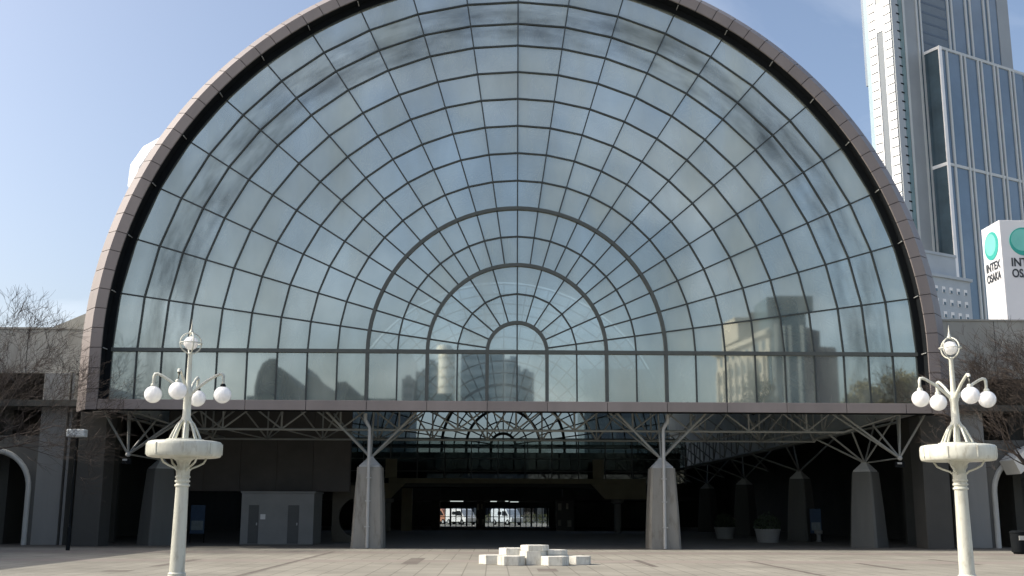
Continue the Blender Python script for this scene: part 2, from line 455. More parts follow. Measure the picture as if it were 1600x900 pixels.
arch = mb.build('arch_frame', BLACK, hall, smooth=0.5)
pprof = [(RI, 0.0), (RI + 0.49, 0.0), (RI + 1.40, 1.36), (RI + 1.40, 1.54), (RI + 1.34, 1.54), (RI + 1.34, 1.40), (RI + 0.46, 0.09), (RI, 0.09)]
vs, fs = arch_section(pprof, 0.0008, DA / 3 - 0.0008, 2)
pm = MB().add(vs, fs).mesh('frame_panel', GRANITE, smooth=0.4)
for i in range(NS * 3):
    o = inst('frame_panel', pm, arch, mw=Matrix.Translation((0, random.uniform(-.004, .004), ZB)) @ Matrix.Rotation(-i * DA / 3, 4, 'Y'))
for s in (-1, 1):
    lm = None
    for i in range(3):
        h = (ZB - 5.86) / 3
        z0 = 5.86 + i * h
        if lm is None:
            lm = MB().vprism([(s * r, y) for r, y in pprof], 0.014, h - 0.014).mesh('frame_panel', GRANITE)
        inst('frame_panel', lm, arch, (0, random.uniform(-.004, .004), z0))
# pale tie rods across the black reveal, one at each radial
rodm = None
for i in range(0, NS + 1):
    a = i * DA
    r = RI - 0.05
    x, z = pol(r, a)
    strut('tie_rod', (x, 0.12, z), (x, 0.60, z), 0.022, PIPE, arch)
# black strip closing the glass edge, painted for the reveal's dark mirror image
er = MB()
vs, fs = arch_section([(R_OUT - 0.03, 0.58), (RI + 0.01, 0.58), (RI + 0.01, 0.80), (R_OUT - 0.03, 0.80)], 0, pi, 88)
er.add([(x, y, z + ZB) for x, y, z in vs], fs)
for s in (-1, 1):
    er.box(*sorted((s * (R_OUT - 0.03), s * (RI + 0.01))), 0.58, 0.80, 6.30, ZB - 0.001)
er.build('reveal_mirror_strip', BLACK, hall, smooth=0.5)
# --- fascia beam along the foot of the glass
fb = MB().box(-RI + 0.01, RI - 0.01, 0.06, 0.95, 5.90, 6.27)
fascia = fb.build('fascia_beam', BLACK, hall)
fx = [-RI + 0.02] + [(2 * k + 1) * U * 0.985 for k in range(-7, 7)] + [RI - 0.02]
for a, b in zip(fx[:-1], fx[1:]):
    MB().box(a + 0.012, b - 0.012, 0.0 + random.uniform(-.003, .003), 0.05, 5.885, 6.315).build('fascia_panel', GRANITE, fascia, bevel=0.01)
MB().box(-RI + 0.02, RI - 0.02, 0.052, 0.60, 6.272, 6.30).build('sill', mat('sill_metal', (0.16, 0.15, 0.145), 0.5), fascia)

# --- front glazing: thin grid, three thick ribs, thick transom, panes one by one
def glazing(parent, name, y, zb, zl, mull, ribm, glass, tilt, individual=99, thin=0.062, thick=0.15):
    grid = MB()
    y0, y1 = y - 0.075, y + 0.05
    for ri, k in enumerate(RINGS):
        if k in (1, 3, 5): continue
        an = angles(k)
        for a, b in zip(an[:-1], an[1:]):
            grid.bar(pol(k * U, a, zb), pol(k * U, b, zb), thin, y0, y1)
    prev = 0
    for k in RINGS:
        for a in angles(k)[1:-1]:
            grid.bar(pol(max(prev * U, 0.0) + (0.0 if prev else 0.02), a, zb), pol(k * U, a, zb), thin * 0.92, y0 + 0.004, y1 - 0.004)
        prev = k
    xs = sorted([-k for k in RINGS] + [0] + list(RINGS))
    for k in xs:
        if abs(k) in (1, 3, 5): continue
        grid.bar((k * U, zl), (k * U, zb), thin, y0 + 0.002, y1 - 0.002)
    grid.bar((-R_OUT, zl + 0.03), (R_OUT, zl + 0.03), 0.06, y0 + 0.008, y1 - 0.008)
    go = grid.build(name, mull, parent)
    for k in (1, 3, 5):
        vs, fs = arch_section([(k * U - thick / 2, y0 - 0.05), (k * U + thick / 2, y0 - 0.05), (k * U + thick / 2, y1 + .03), (k * U - thick / 2, y1 + .03)], 0, pi, 44)
        m2 = MB().add([(a, b, c + zb) for a, b, c in vs], fs)
        for s in (-1, 1):
            m2.box(s * k * U - thick / 2, s * k * U + thick / 2, y0 - 0.05, y1 + .03, zl, zb - 0.001)
        m2.build('arch_rib', ribm, parent, smooth=0.5)
    MB().box(-R_OUT, R_OUT, y0 - 0.056, y1 + 0.036, zb - thick * 0.55, zb + thick * 0.55).build('transom', ribm, parent)
    # panes
    rest = MB()
    def pane(poly, kk):
        cx = sum(p[0] for p in poly) / len(poly); cz = sum(p[1] for p in poly) / len(poly)
        if kk > individual:
            rest.prism(poly, y - 0.006, y + 0.006); return
        me = MB().prism([(p[0] - cx, p[1] - cz) for p in poly], -0.006, 0.006).mesh('glass_pane', glass)
        mw = (Matrix.Translation((cx, y, cz)) @ Matrix.Rotation(radians(random.gauss(0, tilt)), 4, 'X')
              @ Matrix.Rotation(radians(random.gauss(0, tilt)), 4, 'Z'))
        inst('glass_pane', me, go, mw=mw)
    prev = 0
    for k in RINGS:
        an = angles(k)
        for a, b in zip(an[:-1], an[1:]):
            if prev == 0:
                n = 8
                poly = [(0, zb)] + [pol(k * U, a + (b - a) * i / n, zb) for i in range(n + 1)]
            else:
                # thick ribs are round, so a pane meets them with an extra point
                poly = [pol(prev * U, a, zb), pol(k * U, a, zb), pol(k * U, b, zb), pol(prev * U, b, zb)]
            pane(poly, k)
        prev = k
    for a, b in zip(xs[:-1], xs[1:]):
        pane([(a * U, zl), (b * U, zl), (b * U, zb), (a * U, zb)], max(abs(a), abs(b)))
    if rest.v:
        tag(rest.build('distant_panes', glass, go), kind='stuff')
    return go
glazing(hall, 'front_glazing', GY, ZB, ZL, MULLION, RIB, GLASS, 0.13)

# --- vault behind, walls and roofs that close the hall
HL = 68.0
def vault_part(r0, r1, y0, y1, name, m):
    vs, fs = arch_section([(r0, y0), (r1, y0), (r1, y1), (r0, y1)], 0, pi, 66)
    b = MB().add([(x, y, z + ZB) for x, y, z in vs], fs)
    for s in (-1, 1):
        b.vprism([(s * r0, y0), (s * r1, y0), (s * r1, y1), (s * r0, y1)], 6.1, ZB - 0.001)
    return b.build(name, m, hall, smooth=0.4)
vault_part(RI + 0.02, RI + 0.24, 0.96, HL, 'vault_lining', VAULTIN)
vr = vault_part(RI + 0.26, RI + 0.55, 0.96, HL, 'vault_roof', ROOFWHITE)
# rounded white ventilator on the left flank of the vault
vm = MB()
c0 = pol(RI + 0.5, radians(180 - 27.5))
pts = []
prof2 = [(-3.6, 0.0), (-3.4, 0.9), (-2.6, 1.6), (-1.2, 2.0), (0.6, 2.05), (2.2, 1.7), (3.2, 1.0), (3.6, 0.0)]
t_dir = Vector((-sin(radians(27.5)), 0, -cos(radians(27.5)))); n_dir = Vector((-cos(radians(27.5)), 0, sin(radians(27.5))))
ring = []
for yy, sc in ((2.6, 0.9), (3.2, 1.24), (4.5, 1.34), (11.0, 1.30), (13.0, 1.2), (14.5, 0.5)):
    ring.append([Vector((c0[0], yy, c0[1])) + t_dir * (a * 0.6 - 0.1) + n_dir * (b * sc - 0.3) for a, b in prof2])
nn = len(prof2)
vm.add([v for r in ring for v in r], [(i * nn + j, i * nn + j + 1, (i + 1) * nn + j + 1, (i + 1) * nn + j) for i in range(5) for j in range(nn - 1)]
       + [tuple(range(nn)), tuple(range(6 * nn - 1, 5 * nn - 1, -1))])
vent = vm.build('roof_ventilator', ROOFWHITE, hall, smooth=0.6)

# side aisles: dark walls and ceilings beyond the columns
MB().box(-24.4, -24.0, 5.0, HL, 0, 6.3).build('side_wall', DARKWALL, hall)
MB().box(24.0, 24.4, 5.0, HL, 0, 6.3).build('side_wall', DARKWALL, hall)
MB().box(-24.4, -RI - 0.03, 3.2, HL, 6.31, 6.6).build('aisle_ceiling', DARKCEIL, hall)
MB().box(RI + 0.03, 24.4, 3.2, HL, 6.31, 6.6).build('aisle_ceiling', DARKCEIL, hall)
# big dark wall on the left over the kiosk, and its lower wall with a round opening
lw = MB().box(-17.6, -8.3, 8.2, 8.6, 2.55, 6.9).build('left_hall_wall', mat('left_wall_panel', (0.075, 0.068, 0.06), 0.85, 0.2, 0.8), hall)
for k in range(5):
    MB().box(-17.5 + k * 1.84, -17.5 + (k + 1) * 1.84 - 0.04, 8.16, 8.20, 2.6, 6.85).build('wall_panel', mat('left_wall_panel', (0.075, 0.068, 0.06)), lw)
ring_o = [(-8.0 + 1.02 * cos(t * pi / 12), 1.25 + 1.02 * sin(t * pi / 12)) for t in range(24)]
brick_w = MB()
outer = [(-9.3, 0.0), (-6.6, 0.0), (-6.6, 2.9), (-9.3, 2.9)]
# wall round a circular opening, built as a ring of quads
N = 24
vo = []
for t in range(N):
    a = t * 2 * pi / N
    dx, dz = cos(a), sin(a)
    k = min(1.35 / abs(dx) if abs(dx) > 1e-6 else 99, (1.25 if dz < 0 else 1.65) / abs(dz) if abs(dz) > 1e-6 else 99)
    vo.append((-8.0 + dx * k, 1.25 + dz * k))
vs = [(x, 9.6, z) for x, z in ring_o] + [(x, 9.6, z) for x, z in vo] + [(x, 9.9, z) for x, z in ring_o] + [(x, 9.9, z) for x, z in vo]
fs = []
for t in range(N):
    u = (t + 1) % N
    fs += [(t, u, N + u, N + t), (2 * N + t, 3 * N + t, 3 * N + u, 2 * N + u), (t, 2 * N + t, 2 * N + u, u), (N + t, N + u, 3 * N + u, 3 * N + t)]
brick_w.add(vs, fs).build('moon_gate_wall', mat('dim_brown_wall', (0.11, 0.098, 0.075), 0.85), hall)

# --- columns
def column(x, y, rot, half_b, half_t, h, name='column', pipe=0, m=None):
    b = MB()
    n = 4
    base = [(cos(rot + pi / 4 + k * pi / 2) * half_b * sqrt(2), sin(rot + pi / 4 + k * pi / 2) * half_b * sqrt(2)) for k in range(4)]
    # chamfered square that narrows towards the top
    def sq(hh, c):
        pts = [(-hh + c, -hh), (hh - c, -hh), (hh, -hh + c), (hh, hh - c), (hh - c, hh), (-hh + c, hh), (-hh, hh - c), (-hh, -hh + c)]
        return [(px * cos(rot) - py * sin(rot), px * sin(rot) + py * cos(rot)) for px, py in pts]
    levels = [(0, half_b, 0.10), (0.5 * h, (half_b * 0.58 + half_t * 0.42), 0.09), (h, half_t, 0.08)]
    vs = []
    for z, hh, c in levels:
        vs += [(px, py, z) for px, py in sq(hh, c)]
    fs = [tuple(range(7, -1, -1)), tuple(range(16, 24))]
    for i in range(2):
        for k in range(8):
            fs.append((i * 8 + k, i * 8 + (k + 1) % 8, (i + 1) * 8 + (k + 1) % 8, (i + 1) * 8 + k))
    b.add(vs, fs)
    o = b.build(name, m or CONC, hall)
    o.location = (x, y, 0)
    c = MB()
    vs = []
    for z, hh in ((h + 0.002, half_t * 0.86), (h + 0.07, half_t * 0.86), (h + 0.10, half_t * 0.78), (h + 0.40, 0.14), (h + 0.46, 0.12)):
        vs += [(px, py, z) for px, py in sq(hh, 0.02)]
    fs = [tuple(range(7, -1, -1)), tuple(range(32, 40))]
    for i in range(4):
        for k in range(8):
            fs.append((i * 8 + k, i * 8 + (k + 1) % 8, (i + 1) * 8 + (k + 1) % 8, (i + 1) * 8 + k))
    c.add(vs, fs).build('column_cap', PIPE, o)
    if pipe:
        f0, f1 = -half_b - 0.05, -half_t - 0.05
        MB().tube([(-0.03 * pipe, f0, 0.02), (0.02 * pipe, f1, h), (0.02 * pipe, f1 - 0.02, h + 1.55), (0.03 * pipe, f1 - 0.02, h + 1.72), (0.16 * pipe, f1 - 0.05, h + 1.95), (0.22 * pipe, f1 - 0.05, h + 2.05), (0.22 * pipe, f1 - 0.05, h + 2.33)],
                  [0.07, 0.07, 0.075, 0.075, 0.085, 0.085, 0.085], 10).build('drain_pipe', PIPE, o, smooth=0.8)
        for z in (0.9, 2.0, 3.0):
            t = z / h
            yy = f0 + (f1 - f0) * t
            MB().box(-0.11, 0.11, yy - 0.08, yy + 0.02, z, z + 0.05).build('pipe_bracket', PIPE, o)
    return o
HC = 3.5
for s in (-1, 1):
    column(s * 6.48, 1.55, 0, 0.70, 0.53, HC, pipe=s)
    strs = empty  # noqa
    for yy, rot in ((4.4, pi / 4), (15.1, pi / 4), (28.5, pi / 4), (41.3, pi / 4)):
        if s < 0 and yy > 5: continue
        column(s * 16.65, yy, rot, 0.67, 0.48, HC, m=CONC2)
    MB().box(*sorted((s * 18.55, s * 19.75)), 2.3, 3.6, 0, 6.0).build('pier', mat('pier_stone', (0.06, 0.06, 0.055), 0.8, 0.12, 1.0), hall, bevel=0.03)

# --- trusses: every bar its own piece
tr = MB().tube([(-15.0, 2.3, 5.22), (15.0, 2.3, 5.22)], 0.055, 8).build('front_truss', STEEL, hall, smooth=0.7)
for k in range(-10, 11, 2):
    x = k * U
    strut('truss_bar', (x, 2.3, 5.24), (x, 2.3, 6.6), 0.045, STEEL, tr)
    strut('truss_bar', (x, 2.3, 5.24), (x - U, 2.3, 6.25), 0.04, STEEL, tr)
    strut('truss_bar', (x, 2.3, 5.24), (x + U, 2.3, 6.25), 0.04, STEEL, tr)
for k in range(-11, 12, 2):
    x = k * U
    strut('truss_bar', (x, 5.6, 5.0), (x, 5.6, 6.7), 0.04, STEEL, tr)
    strut('truss_bar', (x, 5.6, 5.0), (x - U, 3.9, 6.9), 0.04, STEEL, tr)
    strut('truss_bar', (x, 5.6, 5.0), (x + U, 3.9, 6.9), 0.04, STEEL, tr)
    if 4 < abs(k) < 10:
        strut('truss_bar', (x - U, 2.3, 5.24), (x, 5.6, 5.0), 0.03, STEEL, tr)
        strut('truss_bar', (x + U, 2.3, 5.24), (x, 5.6, 5.0), 0.03, STEEL, tr)
strut('truss_bar', (-14.7, 5.6, 5.0), (14.7, 5.6, 5.0), 0.05, STEEL, tr)
strut('truss_bar', (-15.3, 2.3, 6.3), (15.3, 2.3, 6.3), 0.05, STEEL, tr)
strut('truss_bar', (-15.0, 2.3, 5.22), (-18.2, 1.7, 6.25), 0.05, STEEL, tr)
strut('truss_bar', (15.0, 2.3, 5.22), (18.2, 1.7, 6.25), 0.05, STEEL, tr)
for s in (-1, 1):
    ap = (s * 6.48, 1.55, HC + 0.42)
    cs = MB().tube([(ap[0], ap[1], ap[2] - 0.1), (ap[0], ap[1], ap[2] + 0.12)], [0.12, 0.09], 8).build('column_head', STEEL, hall)
    for dx, dy in ((-2.15, -0.35), (2.15, -0.35), (-2.1, 2.6), (2.1, 2.6), (0, 0.75)):
        strut('brace', ap, (ap[0] + dx, ap[1] + dy, 6.1 if dx else 6.4), 0.058 if dy < 0 else 0.045, STEEL, cs)
    # corner node held out in front of the corner column
    nb = (s * 17.25, 1.6, 4.02)
    ball = MB().lathe([(0.02, -0.12), (0.085, -0.085), (0.12, 0), (0.085, 0.085), (0.02, 0.12)], 12).build('corner_node', PIPE, hall, smooth=1.0)
    ball.location = nb
    cap = (s * 16.65, 4.4, HC + 0.42)
    for q in ((s * 18.35, 1.2, 5.95), (s * 17.5, 1.9, 6.25), (s * 17.65, 2.6, 6.3), (s * 14.45, 1.1, 6.0), (s * 14.3, 2.3, 6.2), (s * 16.2, 2.5, 5.9)):
        d = Vector(q) - Vector(nb)
        strut('brace', (0, 0, 0), d, 0.05, STEEL, ball)
    strut('brace', (0, 0, 0), Vector(cap) - Vector(nb), 0.035, STEEL, ball)
    MB().box(-0.22, 0.16, -0.12, 0.12, -0.42, -0.17).build('floodlight', BLACK, ball, bevel=0.02)
    MB().box(-0.18, 0.02, -0.17, -0.121, -0.28, -0.20).build('lamp_lens', PIPE, ball)
    for q in ((s * 14.6, 3.2, 5.2), (s * 14.6, 5.6, 5.2), (s * 17.9, 3.2, 6.2), (s * 17.9, 6.0, 6.2), (s * 15.4, 2.3, 5.22)):
        strut('brace', cap, q, 0.045, STEEL, tr)
# side trusses running back along both edges of the vault
for s in (-1, 1):
    ymax = 56 if s > 0 else 8
    st = MB().tube([(s * 14.7, 2.3, 5.2), (s * 14.7, ymax, 5.2)], 0.07, 8).build('side_truss', STEEL, hall, smooth=0.7)
    strut('truss_bar', (s * 17.6, 2.3, 5.7), (s * 17.6, ymax, 5.7), 0.06, STEEL, st)
    y = 4.4; k = 0
    while y < ymax - 2:
        for yy in (y, y + 1.4):
            strut('truss_bar', (s * 14.7, yy, 5.2), (s * 14.7, yy, 7.0), 0.045, STEEL, st)
        strut('truss_bar', (s * 14.7, y, 5.2), (s * 14.7, y - 1.6, 7.0), 0.04, STEEL, st)
        strut('truss_bar', (s * 14.7, y, 5.2), (s * 17.6, y + 1.0, 5.7), 0.04, STEEL, st)
        strut('truss_bar', (s * 14.7, y, 5.2), (s * 12.4, y + 1.4, 7.4), 0.045, STEEL, st)
        y += 3.55; k += 1
    if s > 0:
        for yc in (15.1, 28.5, 41.3):
            apx = (s * 16.65, yc, HC + 0.42)
            for q in ((s * 14.7, yc - 4.2, 5.2), (s * 14.7, yc + 4.2, 5.2), (s * 17.6, yc - 4.2, 5.7), (s * 17.6, yc + 4.2, 5.7)):
                strut('brace', apx, q, 0.05, STEEL, st)
        for yc in (21.8, 34.9, 48.0):
            apx = (s * 16.65, yc, 4.2)
            for q in ((s * 14.7, yc - 3.4, 5.2), (s * 14.7, yc + 3.4, 5.2)):
                strut('brace', apx, q, 0.05, STEEL, st)
# arched truss standing just behind the front glass
def arch_truss(y, ra, rb, w):
    at = MB()
    n = 66
    for r, yy in ((ra, y), (rb, y), (ra, y + w), (rb, y + w)):
        at.tube([(r * cos(pi * i / n), yy, ZB + r * sin(pi * i / n)) for i in range(n + 1)], 0.10, 6)
    at.build('arch_truss', mat('arch_truss_steel', (0.10, 0.11, 0.11), 0.6), hall)
    web = MB()
    for i in range(n):
        a0, a1 = pi * i / n, pi * (i + 1) / n
        for yy in (y, y + w):
            p, q = ((ra, a0), (rb, a1)) if i % 2 else ((rb, a0), (ra, a1))
            web.tube([(p[0] * cos(p[1]), yy, ZB + p[0] * sin(p[1])), (q[0] * cos(q[1]), yy, ZB + q[0] * sin(q[1]))], 0.07, 5)
        for r in (ra, rb):
            web.tube([(r * cos(a0), y, ZB + r * sin(a0)), (r * cos(a1), y + w, ZB + r * sin(a1))], 0.055, 5)
    return web.build('truss_web', MATS['arch_truss_steel'], hall)
arch_truss(1.9, 14.9, 17.0, 1.8)
arch_truss(15.0, 16.2, 17.9, 1.4)
arch_truss(28.5, 16.2, 17.9, 1.4)

# --- far end: a second glass fan, and a low front with glazed doors
glazing(hall, 'far_glazing', HL, ZB, 6.4, MULLION, MULLION, CLEAR, 0.05, individual=6, thin=0.14, thick=0.30)
MB().box(-24, -7.4, HL - 0.6, HL - 0.2, 0, 6.4).build('far_wall', DARKWALL, hall)
MB().box(4.9, 24, HL - 0.6, HL - 0.2, 0, 6.4).build('far_wall', DARKWALL, hall)
hd = MB().box(-7.4, 4.9, HL - 0.6, HL - 0.2, 1.95, 6.4).build('door_header', DARKWALL, hall)
for k in range(22):
    x = -7.3 + k * 0.575
    w = 0.05 if k % 3 else 0.09
    MB().box(x - w, x + w, HL - 0.55, HL - 0.35, 0.01, 2.05).build('door_mullion', MULLION, hd)
MB().box(-7.4, 4.9, HL - 0.5, HL - 0.42, 0.98, 1.05).build('door_rail', MULLION, hd)
MB().box(-7.4, 4.9, HL - 0.47, HL - 0.455, 0.02, 2.04).build('door_glass', CLEAR, hd)
# dark beam and piers in front of the doors
for (x, y, w, m) in [(-8.1, 41.0, 0.85, BROWN), (-2.3, 58, 0.62, DARKWALL), (5.6, 47, 1.1, DARKWALL), (-6.2, 50, 0.7, DARKWALL)]:
    MB().box(x - w / 2, x + w / 2, y, y + 0.8, 0, 4.0).build('inner_pier', m, hall, bevel=0.02)
MB().box(-17, 17, 46, 66, 2.55, 2.85).build('gallery_floor', DARKCEIL, hall)
LIT = emit_mat('ceiling_light', (0.85, 0.95, 0.9), 0.5)
for (x, w, y) in [(-6.1, .12, 52), (-4.4, .6, 52), (-1.0, .3, 52), (0.2, .14, 50), (1.0, .4, 56)]:
    l = MB().box(x - w, x + w, y, y + 0.15, 2.46, 2.53).build('tube_light', LIT, hall)

# ================================================================== FOOTBRIDGE INSIDE THE HALL
fbr = empty('footbridge', (0, 37, 0))
tag(fbr, 'olive brown footbridge with glass screen crossing the dark hall behind the columns', 'bridge')
def fpart(name, m, *a, bevel=0.0, parent=fbr):
    return MB().box(*a).build(name, m, parent, bevel=bevel)
fpart('parapet', BROWN, -9.2, 10.9, -0.15, 0.05, 3.74, 4.12)
fpart('deck', DARKCEIL, -9.2, 10.9, 0.06, 4.0, 3.45, 3.76)
for s, x0, x1 in ((1, 6.6, 10.9), (-1, -10.4, -7.9)):
    poly = [(x0, 3.72), (x0 + 1.1, 2.56), (x1, 2.56), (x1, 3.72)] if s > 0 else [(x1, 3.72), (x1 - 1.1, 2.56), (x0, 2.56), (x0, 3.72)]
    MB().prism(poly, -0.35, 0.04).build('stair_landing', BROWN, fbr)
    MB().box(*( (6.75, 7.6) if s > 0 else (-9.45, -8.55) ), -0.4, -0.17, 4.13, 5.6).build('parapet_post', BROWN, fbr, bevel=0.03)
    pr = MB().lathe([(0.28, 0.0), (0.28, 2.2), (0.5, 2.3), (0.5, 2.54)], 16).build('bridge_column', ARCADE, fbr, smooth=0.6)
    pr.location = (8.75 if s > 0 else -9.3, 0.6, 0)
scr = MB()
for k in range(-2, 12):
    scr.box(-9.3 + k * 2.16 - 0.04, -9.3 + k * 2.16 + 0.04, 1.9, 2.05, 3.78, 7.4)
for z in (4.75, 5.75, 6.62, 7.38):
    scr.box(-13.6, 14.5, 1.91, 2.04, z - 0.035, z + 0.035)
so = scr.build('screen_frame', mat('screen_steel', (0.12, 0.13, 0.125), 0.6), fbr)
for k in range(-2, 11):
    for z0, z1 in ((3.79, 4.75), (4.75, 5.75), (5.75, 6.62), (6.62, 7.38)):
        MB().box(-9.3 + k * 2.16 + 0.04, -9.3 + (k + 1) * 2.16 - 0.04, 1.97, 1.985, z0 + 0.035, z1 - 0.035).build('screen_pane', SMOKE, so)
back = fpart('back_wall', DARKWALL, -13.6, 14.5, 4.6, 4.8, 3.46, 6.4)

# ================================================================== THINGS IN THE HALL
kk = empty('service_kiosk', (-11.35, 5.7, 0))
tag(kk, 'flat grey service kiosk with two dark doors under the dark left wall', 'kiosk')
MB().box(-1.75, 1.72, 0, 2.4, 0.0, 2.42).build('body', KIOSK, kk, bevel=0.02)
MB().box(-1.80, 1.77, -0.05, 2.45, 2.425, 2.50).build('roof_slab', KIOSK, kk)
for x0, x1 in ((-1.38, -0.9), (0.5, 1.02)):
    d = MB().box(x0, x1, -0.03, -0.003, 0.05, 1.85).build('door', mat('kiosk_door', (0.07, 0.075, 0.072), 0.6), kk)
    MB().box(x1 - 0.1, x1 - 0.05, -0.07, -0.031, 0.9, 1.02).build('door_handle', PIPE, d)
MB().box(-0.82, -0.58, -0.02, -0.003, 1.18, 1.42).build('notice', mat('notice_white', (0.7, 0.7, 0.68), 0.6), kk)

def planter(x, y, r, h, label):
    p = empty('planter', (x, y, 0)); tag(p, label, 'planter', 'round planters on the dark hall floor')
    MB().lathe([(r * 0.82, 0), (r, h * 0.85), (r * 1.05, h * 0.88), (r * 1.05, h), (r * 0.92, h), (r * 0.9, h * 0.9)], 20).build('bowl', ARCADE, p, smooth=0.6)
    b = MB()
    for i in range(420):
        a = random.uniform(0, 2 * pi); rr = r * 1.1 * sqrt(random.random()); zz = h + random.uniform(0.0, 0.75) * (1.2 - (rr / r) ** 2 * 0.6)
        c = Vector((rr * cos(a), rr * sin(a), zz)); d1 = Vector((random.gauss(0, 1), random.gauss(0, 1), random.gauss(0, 1))).normalized() * 0.09
        d2 = Vector((random.gauss(0, 1), random.gauss(0, 1), random.gauss(0, 1))).normalized() * 0.05
        b.add([c - d1, c + d2, c + d1, c - d2], [(0, 1, 2, 3)])
    b.build('shrub', mat('shrub_leaf', (0.035, 0.055, 0.025), 0.7, 0.3, 6), p)
planter(13.75, 11.6, 0.66, 0.72, 'larger pale round planter with shrub nearer the right corner column')
planter(13.1, 19.2, 0.6, 0.7, 'smaller pale round planter farther back beside the dark right aisle')

def poster(name, loc, w, h, label, cols):
    p = empty(name, loc); tag(p, label, 'notice board')
    MB().box(-w / 2, w / 2, 0, 0.06, 0.45, 0.45 + h).build('board', mat('board_blue', cols[0], 0.5, 0.25, 3), p)
    MB().box(-w / 2 + 0.06, w / 2 - 0.06, -0.012, -0.001, 0.45 + h * 0.12, 0.45 + h * 0.45).build('print', mat('print_pale', cols[1], 0.5, 0.3, 5), p)
    for s in (-1, 1):
        MB().box(s * w / 2 - 0.03, s * w / 2 + 0.03, 0.005, 0.055, 0, 0.44).build('leg', BLACK, p)
poster('notice_board', (17.0, 13.6, 0.0), 0.62, 1.35, 'blue notice board leaning by the second right column', [(0.03, 0.065, 0.12), (0.16, 0.2, 0.21)])
poster('notice_board', (-15.8, 8.0, 0.0), 0.7, 1.4, 'blue and white notice board beside the left corner column', [(0.03, 0.065, 0.12), (0.16, 0.2, 0.21)])
bk = empty('water_stand', (17.0, 13.2, 0)); tag(bk, 'small pale drinks stand below the blue board in right aisle', 'stand')
MB().lathe([(0.16, 0), (0.18, 0.05), (0.12, 0.12), (0.12, 0.4), (0.22, 0.45), (0.24, 0.62), (0.1, 0.66)], 14).build('bowl', ARCADE, bk, smooth=0.6)
for (nm, x, y, sc, lb) in [('display_case', 5.15, 45.6, 1.0, 'glass display case with pale panels in the dark hall right of the bright doors'),
                           ('information_stand', -2.25, 57.2, 0.6, 'narrow information stand between the two bright door openings')]:
    d = empty(nm, (x, y, 0)); tag(d, lb, 'display')
    MB().box(-0.75 * sc, 0.75 * sc, 0, 0.5, 0, 2.5).build('cabinet', mat('cabinet_dark', (0.09, 0.09, 0.085), 0.5), d)
    for k, (a, b, z0, z1) in enumerate([(-.6, -.3, 1.7, 2.3), (.1, .3, 1.8, 2.3), (-.6, -.35, .4, .9), (.2, .55, .3, .85)]):
        MB().box(a * sc, b * sc, -0.03, -0.002, z0, z1).build('panel', mat('pale_panel', (0.5, 0.48, 0.42), 0.5, 0.2, 4), d)

TDARKW = mat('block_window', (0.03, 0.045, 0.055), 0.2)
# vans and a hedge in the sun beyond the far doors
def van(x, y, rz, colr, label):
    v = empty('parked_van', (x, y, 0), rz); tag(v, label, 'van', 'vehicles parked beyond the far doors')
    m = mat('van_paint_' + label.split()[0], colr, 0.3, 0.04, 2)
    prof = [(-2.2, 0.35), (2.25, 0.35), (2.3, 0.85), (1.75, 1.05), (1.15, 1.75), (0.9, 1.88), (-2.1, 1.9), (-2.25, 1.7)]
    MB().prism(prof, -0.85, 0.85).build('body', m, v, bevel=0.06)
    for s in (-1, 1):
        MB().prism([(1.55, 1.08), (1.05, 1.62), (0.25, 1.62), (0.25, 1.08)], s * 0.851, s * 0.862).build('side_window', BLACK, v)
        MB().prism([(0.1, 1.18), (0.1, 1.55), (-0.7, 1.55), (-0.7, 1.18)], s * 0.851, s * 0.862).build('side_window', BLACK, v)
        for wx in (-1.4, 1.45):
            w = MB().tube([(wx, s * 0.72, 0.33), (wx, s * 0.88, 0.33)], 0.33, 16).build('wheel', BLACK, v)
            MB().tube([(wx, s * 0.885, 0.33), (wx, s * 0.9, 0.33)], 0.18, 12).build('hub', PIPE, w)
van(-4.9, 82, -0.95, (0.78, 0.78, 0.76), 'white van parked left beyond the far doors')
van(0.6, 81, -1.0, (0.7, 0.74, 0.76), 'silver van parked right beyond the far doors')
van(-7.4, 86, -0.9, (0.45, 0.2, 0.12), 'rust coloured van parked behind the white one beyond far doors')
hedge = MB()
for i in range(1500):
    c = Vector((random.uniform(-14, 12), random.uniform(97, 99), random.uniform(0, 1.2)))
    d1 = Vector((random.gauss(0, 1), random.gauss(0, 1), random.gauss(0, 1))).normalized() * 0.16
    d2 = Vector((random.gauss(0, 1), random.gauss(0, 1), random.gauss(0, 1))).normalized() * 0.1
    hedge.add([c - d1, c + d2, c + d1, c - d2], [(0, 1, 2, 3)])
tag(hedge.build('hedge', mat('hedge_leaf', (0.10, 0.11, 0.03), 0.7, 0.3, 4)), 'low yellowish green hedge beyond the far doors', 'hedge')
fb2 = empty('far_building', (0, 118, 0)); pass
for s_, xa, xb, hh, lb in ((-1, -46, -13, 24, 'dark teal building added to dim the left of the far fan window'), (1, 12, 46, 22, 'dark teal building added to dim the right of the far fan window')):
    fbx = empty('background_block', ((xa + xb) / 2, 104, 0)); tag(fbx, lb, 'building', 'blocks behind the far fan window')  # blocks added to darken the view through both sides of the fan
    MB().box(-(xb - xa) / 2, (xb - xa) / 2, 0, 12, 0, hh).build('wall', mat('teal_block_wall', (0.07, 0.10, 0.105), 0.6, 0.15, 0.3), fbx)
    for k in range(9):
        for j in range(4):
            MB().box(-(xb - xa) / 2 + 1 + k * 3.6, -(xb - xa) / 2 + 3.6 + k * 3.6, -0.08, -0.005, hh - 3.4 - j * 3.6, hh - 1.6 - j * 3.6).build('window', TDARKW, fbx)
tag(fb2, 'pale grey building seen through the far doors of the hall', 'building')
MB().box(-40, 40, 0, 12, 0, 9).build('wall', WINGWALL, fb2)
